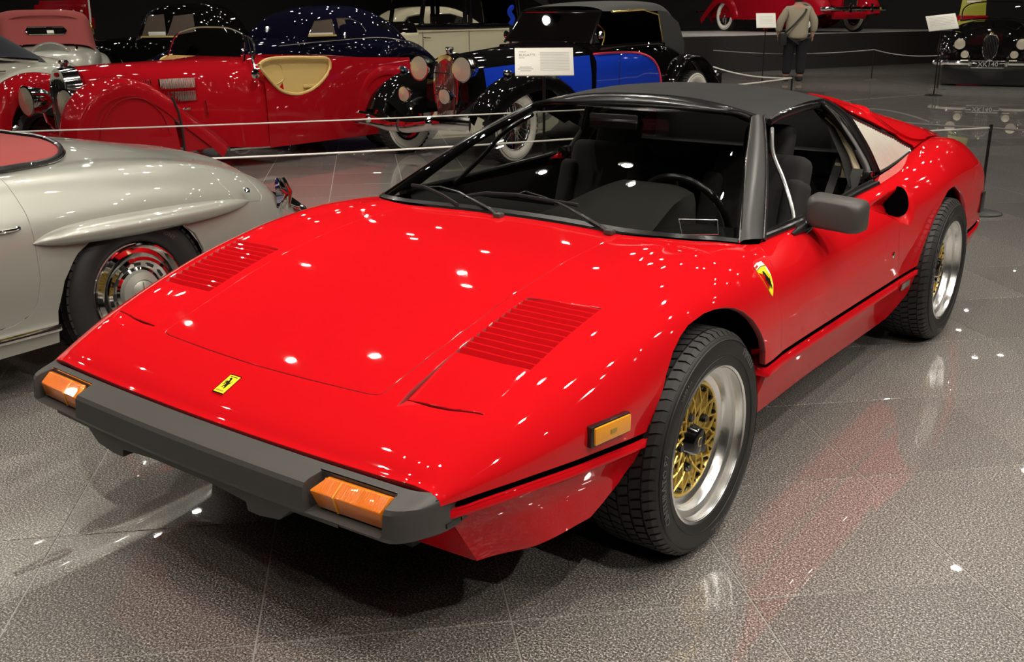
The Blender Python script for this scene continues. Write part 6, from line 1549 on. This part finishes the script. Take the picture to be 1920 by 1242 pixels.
MB().tube([(-.24, -1.045, .31), (.24, -1.045, .31), (.24, -1.045, .42), (-.24, -1.045, .42), (-.24, -1.045, .31)], .004, 4, cap=False).build('plate_border', M['alu'], npl)
text_obj('XK140', .105, mat('plate_letters', (.34, .33, .31), .5), npl, (0, -1.046, .365), (pi / 2, 0, 0), sx=1.0)
MB().box((0, -.62, .17), (1.36, .5, .30)).bevel('front_valance', M['black_matte'], .03, J_)
# ================================================================ visitor, placards, barriers, wall pieces
def skin_body(name, joints, edges, mt, parent, lv=2):
    me = bpy.data.meshes.new(name); me.from_pydata([j[0] for j in joints], edges, [])
    me.materials.append(mt)
    o = link(bpy.data.objects.new(name, me), parent)
    mod_ = o.modifiers.new('skin', 'SKIN')
    for i, j in enumerate(joints):
        r = j[1]; me.skin_vertices[0].data[i].radius = r if isinstance(r, tuple) else (r, r)
    me.skin_vertices[0].data[0].use_root = True
    s = o.modifiers.new('sub', 'SUBSURF'); s.levels = lv; s.render_levels = lv
    dg = bpy.context.evaluated_depsgraph_get(); ev = o.evaluated_get(dg); m2 = bpy.data.meshes.new_from_object(ev)
    o.modifiers.clear(); o.data = m2
    m2.polygons.foreach_set('use_smooth', [True] * len(m2.polygons))
    if not m2.materials: m2.materials.append(mt)
    return o
skin = mat('skin', (.42, .24, .17), .6); knit = mat('beige_knit', (.33, .29, .21), .95, bump=(180, .4, .004)); trous = mat('dark_trousers', (.004, .004, .007), .9); hair = mat('dark_hair', (.02, .014, .010), .6)
pn = thing('person', 'person seen from behind in beige sweater with black cross-body bag strap', 'person', (-6.32, 18.83, 0), .62)
pn.scale = (1.18, 1.1, 1.0)
# local frame: the person looks towards +y, away from the camera
body_ = skin_body('body', [((0, 0, .98), (.13, .10)), ((0, 0, 1.20), (.13, .09)), ((0, 0, 1.42), (.15, .09)), ((0, .01, 1.56), (.06, .06)), ((0, .02, 1.63), (.062, .065)),
    ((.20, 0, 1.47), (.07, .07)), ((.30, 0, 1.22), (.055, .055)), ((.30, .06, .97), (.040, .040)), ((.30, .08, .89), (.036, .022)),
    ((-.20, 0, 1.47), (.07, .07)), ((-.30, 0, 1.22), (.055, .055)), ((-.31, .04, .97), (.040, .040)), ((-.31, .05, .89), (.036, .022)),
    ((.10, 0, .88), (.115, .12)), ((.11, .0, .50), (.075, .08)), ((.11, -.01, .10), (.05, .055)), ((.11, .14, .045), (.045, .035)),
    ((-.10, 0, .88), (.115, .12)), ((-.12, .03, .50), (.075, .08)), ((-.13, .03, .10), (.05, .055)), ((-.13, .18, .045), (.045, .035))],
    [(0, 1), (1, 2), (2, 3), (3, 4), (2, 5), (5, 6), (6, 7), (7, 8), (2, 9), (9, 10), (10, 11), (11, 12), (0, 13), (13, 14), (14, 15), (15, 16), (0, 17), (17, 18), (18, 19), (19, 20)], skin, pn)
for sg in (1, -1):
    for k, (dx, L) in enumerate(((-.026, .062), (-.009, .075), (.009, .072), (.026, .055))):
        MB().tube([(sg * .305, .075 + dx, .885), (sg * .305, .08 + dx, .885 - L * .55), (sg * .300, .085 + dx, .885 - L)], [.0095, .009, .007], 6).build('finger', skin, body_)
    MB().tube([(sg * .29, .11, .91), (sg * .28, .135, .885), (sg * .275, .14, .855)], [.012, .010, .008], 6).build('thumb', skin, body_)
hd_ = MB().lathe([(0, -.12), (.05, -.112), (.075, -.07), (.086, -.01), (.088, .04), (.075, .09), (.045, .12), (0, .13)], 20, Matrix.Translation((0, .03, 1.76)) @ Matrix.Rotation(-pi / 2, 4, 'Y')).build('head', skin, pn)
MB().tube([(0, .112, 1.75), (0, .135, 1.735), (0, .118, 1.725)], [.010, .016, .010], 6).build('nose', skin, hd_)
for sg in (1, -1):
    MB().lathe([(0, .008), (.018, .006), (.024, 0), (.018, -.006)], 10, Matrix.Translation((sg * .09, .03, 1.75))).build('ear', skin, hd_)
    MB().lathe([(0, .006), (.008, .004), (.011, 0)], 10, Matrix.Translation((sg * .032, .108, 1.765)) @ Matrix.Rotation(pi / 2, 4, 'Z')).build('eye', hair, hd_)
MB().tube([(-.025, .113, 1.705), (0, .12, 1.703), (.025, .113, 1.705)], .005, 5).build('mouth', M['old_red'], hd_)
MB().lathe([(.06, -.15), (.095, -.10), (.100, -.02), (.102, .04), (.09, .095), (.055, .135), (0, .148)], 20, Matrix.Translation((0, .005, 1.765)) @ Matrix.Rotation(-pi / 2, 4, 'Y')).build('hair', hair, pn)
skin_body('sweater', [((0, 0, .83), (.20, .165)), ((0, 0, .93), (.225, .18)), ((0, -.005, 1.22), (.215, .16)), ((0, -.005, 1.40), (.20, .145)), ((0, .0, 1.52), (.10, .085)),
    ((.18, 0, 1.455), (.085, .085)), ((.30, -.01, 1.22), (.080, .080)), ((.31, .05, .985), (.058, .058)), ((-.18, 0, 1.455), (.085, .085)), ((-.30, -.01, 1.22), (.080, .080)), ((-.32, .03, .985), (.058, .058))],
    [(0, 1), (1, 2), (2, 3), (3, 4), (3, 5), (5, 6), (6, 7), (3, 8), (8, 9), (9, 10)], knit, pn)
skin_body('trousers', [((0, 0, .96), (.185, .145)), ((.10, 0, .84), (.125, .125)), ((.11, 0, .50), (.095, .10)), ((.11, -.01, .12), (.08, .085)), ((-.10, 0, .84), (.125, .125)), ((-.12, .03, .50), (.095, .10)), ((-.13, .03, .12), (.08, .085))],
    [(0, 1), (1, 2), (2, 3), (0, 4), (4, 5), (5, 6)], trous, pn)
for x, y in ((.11, .05), (-.13, .09)): MB().box((x, y, .05), (.10, .27, .09)).bevel('shoe', M['black_matte'], .03, pn)
MB().tube(spline([(.13, .05, 1.53), (.10, -.145, 1.42), (-.02, -.185, 1.25), (-.16, -.19, 1.08), (-.24, -.14, .98)], 5), .019, 6, flat=.4).build('bag_strap', M['black_matte'], pn)
MB().box((-.26, -.06, .86), (.12, .24, .24)).bevel('shoulder_bag', M['black_matte'], .03, pn)

# placards on thin posts
card = mat('placard_card', (.80, .78, .70), .5); ink = mat('placard_ink', (.25, .24, .22), .6); ink2 = mat('placard_grey', (.56, .55, .50), .6)
def placard(name, label, c, w_, h_, rz, tilt, lines, title=None, roll=0):
    t = thing(name, label, 'sign', (c[0], c[1], 0), rz)
    R3 = Matrix.Rotation(roll, 3, 'Y') @ Matrix.Rotation(tilt, 3, 'X')
    pl_ = MB().box((0, 0, c[2]), (w_, h_, .014), M=R3).bevel('panel', card, .003, t)
    MB().tube([(0, .0, 0), (0, .0, c[2] - .01)], .012, 8).build('post', M['black_trim'], t)
    MB().lathe([(.15, 0), (.15, .012), (.13, .018), (0, .02)], 24, Matrix.Rotation(-pi / 2, 4, 'Y')).build('base', M['black_trim'], t)
    def L(x, y, ww, hh, m_): 
        q = R3 @ Vector((x, y, .0078)); MB().box((q.x, q.y, q.z + c[2]), (ww, hh, .0006), M=R3).build('print_line', m_, pl_)
    for (x, y, ww, hh, m_) in lines: L(x, y, ww, hh, m_)
    if title:
        for txt, x, y, s_ in title:
            q = R3 @ Vector((x, y, .0080)); o = text_obj(txt, s_, ink, pl_, (q.x, q.y, q.z + c[2]), (0, 0, 0), name='title', ext=.0004, align='LEFT')
            o.rotation_euler = R3.to_euler()
    return t
ls = [(.09, .085 - .0155 * k, .25, .007, ink2) for k in range(12)] + [(-.16, -.055 - .018 * k, [.10, .13, .09, .10][k], .005, ink) for k in range(3)]
placard('placard_stand', 'white placard on a thin post in front of the blue cabriolet', (-3.07, 4.92, 1.03), .50, .27, .66, .95, ls, [('BUGATTI', -.215, .062, .034), ('TYPE 57', -.215, .094, .018), ('cabriolet', -.215, .036, .014)])
placard('placard_stand', 'tilted white placard on a post beside the black roadster', (-2.80, 16.4, 1.22), .50, .30, .62, .95, [(0, .1 - .03 * k, .42, .008, ink2) for k in range(6)], roll=-.10)
placard('placard_stand', 'small white placard against the platform under the dark red saloon', (-6.70, 18.08, 1.24), .40, .32, .62, 1.1, [(0, .08 - .03 * k, .28, .007, ink2) for k in range(6)])
# rope barriers
H0 = .63
def post(x, y, label, h=H0):
    t = thing('rope_stanchion', label, 'barrier', (x, y, 0))
    MB().tube([(0, 0, .01), (0, 0, h)], .011, 10).build('post', M['black_trim'], t)
    MB().lathe([(.155, 0), (.155, .008), (.14, .014), (.02, .018), (0, .018)], 32, Matrix.Rotation(-pi / 2, 4, 'Y')).build('base', mat('stanchion_grey', (.10, .10, .095), .35, .6) if 'stanchion_grey' not in bpy.data.materials else bpy.data.materials['stanchion_grey'], t)
    MB().lathe([(0, .014), (.012, .012), (.014, -.02), (.011, -.03)], 10, Matrix.Translation((0, 0, h)) @ Matrix.Rotation(-pi / 2, 4, 'Y')).build('post_cap', M['black_trim'], t)
post(.39, 5.56, 'black rope stanchion right behind the tail of the red sports car')
post(-1.69, 3.34, 'black rope stanchion seen through the windscreen of the sports car', .64)
post(-2.88, 10.04, 'black rope stanchion at the point of two white ropes', .64)
post(-5.08, 20.13, 'black rope stanchion in front of the long platform')
post(-3.12, 17.84, 'black rope stanchion in front of the black roadster bumper')
post(-5.5, 1.25, 'black rope stanchion at the skirted front wing of the red roadster', .64)
post(-2.62, 5.33, 'black rope stanchion beside the cabriolet front wheel', .64)
rope_m = mat('white_cord', (.78, .76, .70), .6)
def rope(a, b, sag, label, r=.006, m_=None):
    a, b = Vector(a), Vector(b)
    pts = [a.lerp(b, k / 16) - Vector((0, 0, sag * 4 * (k / 16) * (1 - k / 16))) for k in range(17)]
    o = MB().tube(pts, r, 6).build('barrier_rope', m_ or rope_m); tag(o, label, 'rope')
rope((-5.5, 1.25, .63), (-2.62, 5.33, .63), .01, 'thin cord in front of the red roadster and the cabriolet')
rope((-3.3, 1.05, .62), (-1.69, 3.34, .63), .012, 'thin white cord above the dark floor behind the silver roadster tail')
rope((-1.69, 3.34, .63), (.39, 5.56, .62), .02, 'thin cord running behind the sports car cabin')
rope((-2.88, 10.04, .63), (-4.9, 12.0, .63), .05, 'white rope from the stanchion towards the tail of the blue cabriolet', .010)
rope((-2.88, 10.04, .63), (-3.1, 7.6, .63), .01, 'white rope from the stanchion behind the sports car roof', .010)
gm = mat('grey_cord', (.22, .20, .19), .7)
rope((-5.08, 20.13, .62), (-3.12, 17.84, .62), .06, 'grey rope between the platform and the black roadster', .011, gm)
rope((-5.08, 20.13, .62), (-8.0, 18.4, .62), .08, 'grey rope along the platform behind the person', .011, gm)
rope((.39, 5.56, .62), (2.6, 6.2, .62), .04, 'grey rope leaving the stanchion towards the right', .008, gm)
rope((.39, 5.56, .62), (-1.6, 6.6, .62), .04, 'grey rope leaving the stanchion towards the left', .008, gm)
# pieces at the back
t = thing('yellow_fuel_pump', 'yellow-green tapered fuel pump on a red foot, behind the black roadster', 'pump', (-4.75, 26.9, 0), .25)
MB().add([(-.35, -.2, .9), (.35, -.2, .9), (.35, .2, .9), (-.35, .2, .9), (-.24, -.15, 2.3), (.24, -.15, 2.3), (.24, .15, 2.3), (-.24, .15, 2.3)], [(0, 1, 5, 4), (1, 2, 6, 5), (2, 3, 7, 6), (3, 0, 4, 7), (4, 5, 6, 7), (0, 3, 2, 1)]).bevel('casing', mat('yellow_green', (.42, .42, .04), .4, 0, .5), .03, t)
MB().box((0, 0, 1.22), (.74, .44, .12)).bevel('red_band', M['old_red'], .02, t); MB().box((0, 0, .45), (.8, .46, .9)).bevel('foot', M['old_red'], .02, t)
MB().box((0, -.20, 1.62), (.34, .02, .05)).build('brand_strip', M['whitewall'], t)
t = thing('red_banner', 'tall red upright banner with white letters at the back left', 'sign', (-23.6, 12.9, 0), .95)
MB().box((0, 0, 1.3), (.50, .06, 2.6)).bevel('panel', M['old_red'], .01, t)
for ch, z in (('C', 1.95), ('O', 1.66), ('R', 2.24)): text_obj(ch, .34, M['whitewall'], t, (.06, -.035, z), (pi / 2, 0, 0), name='letter', ext=.004)
t = thing('blue_figure', 'small bright blue upright display seen between the limousine and the cabriolet', 'display', (-10.9, 14.9, 0), .6)
MB().lathe([(.10, 0), (.10, .03), (.03, .05), (.03, 1.2), (.0, 1.2)], 16, Matrix.Rotation(-pi / 2, 4, 'Y')).build('stem', M['black_trim'], t)
MB().tube(spline([(0, 0, 1.2), (.05, 0, 1.32), (-.02, 0, 1.45), (.06, 0, 1.58)], 4), [.05] * 12 + [.02], 8).build('blue_form', M['blue_paint'], t)
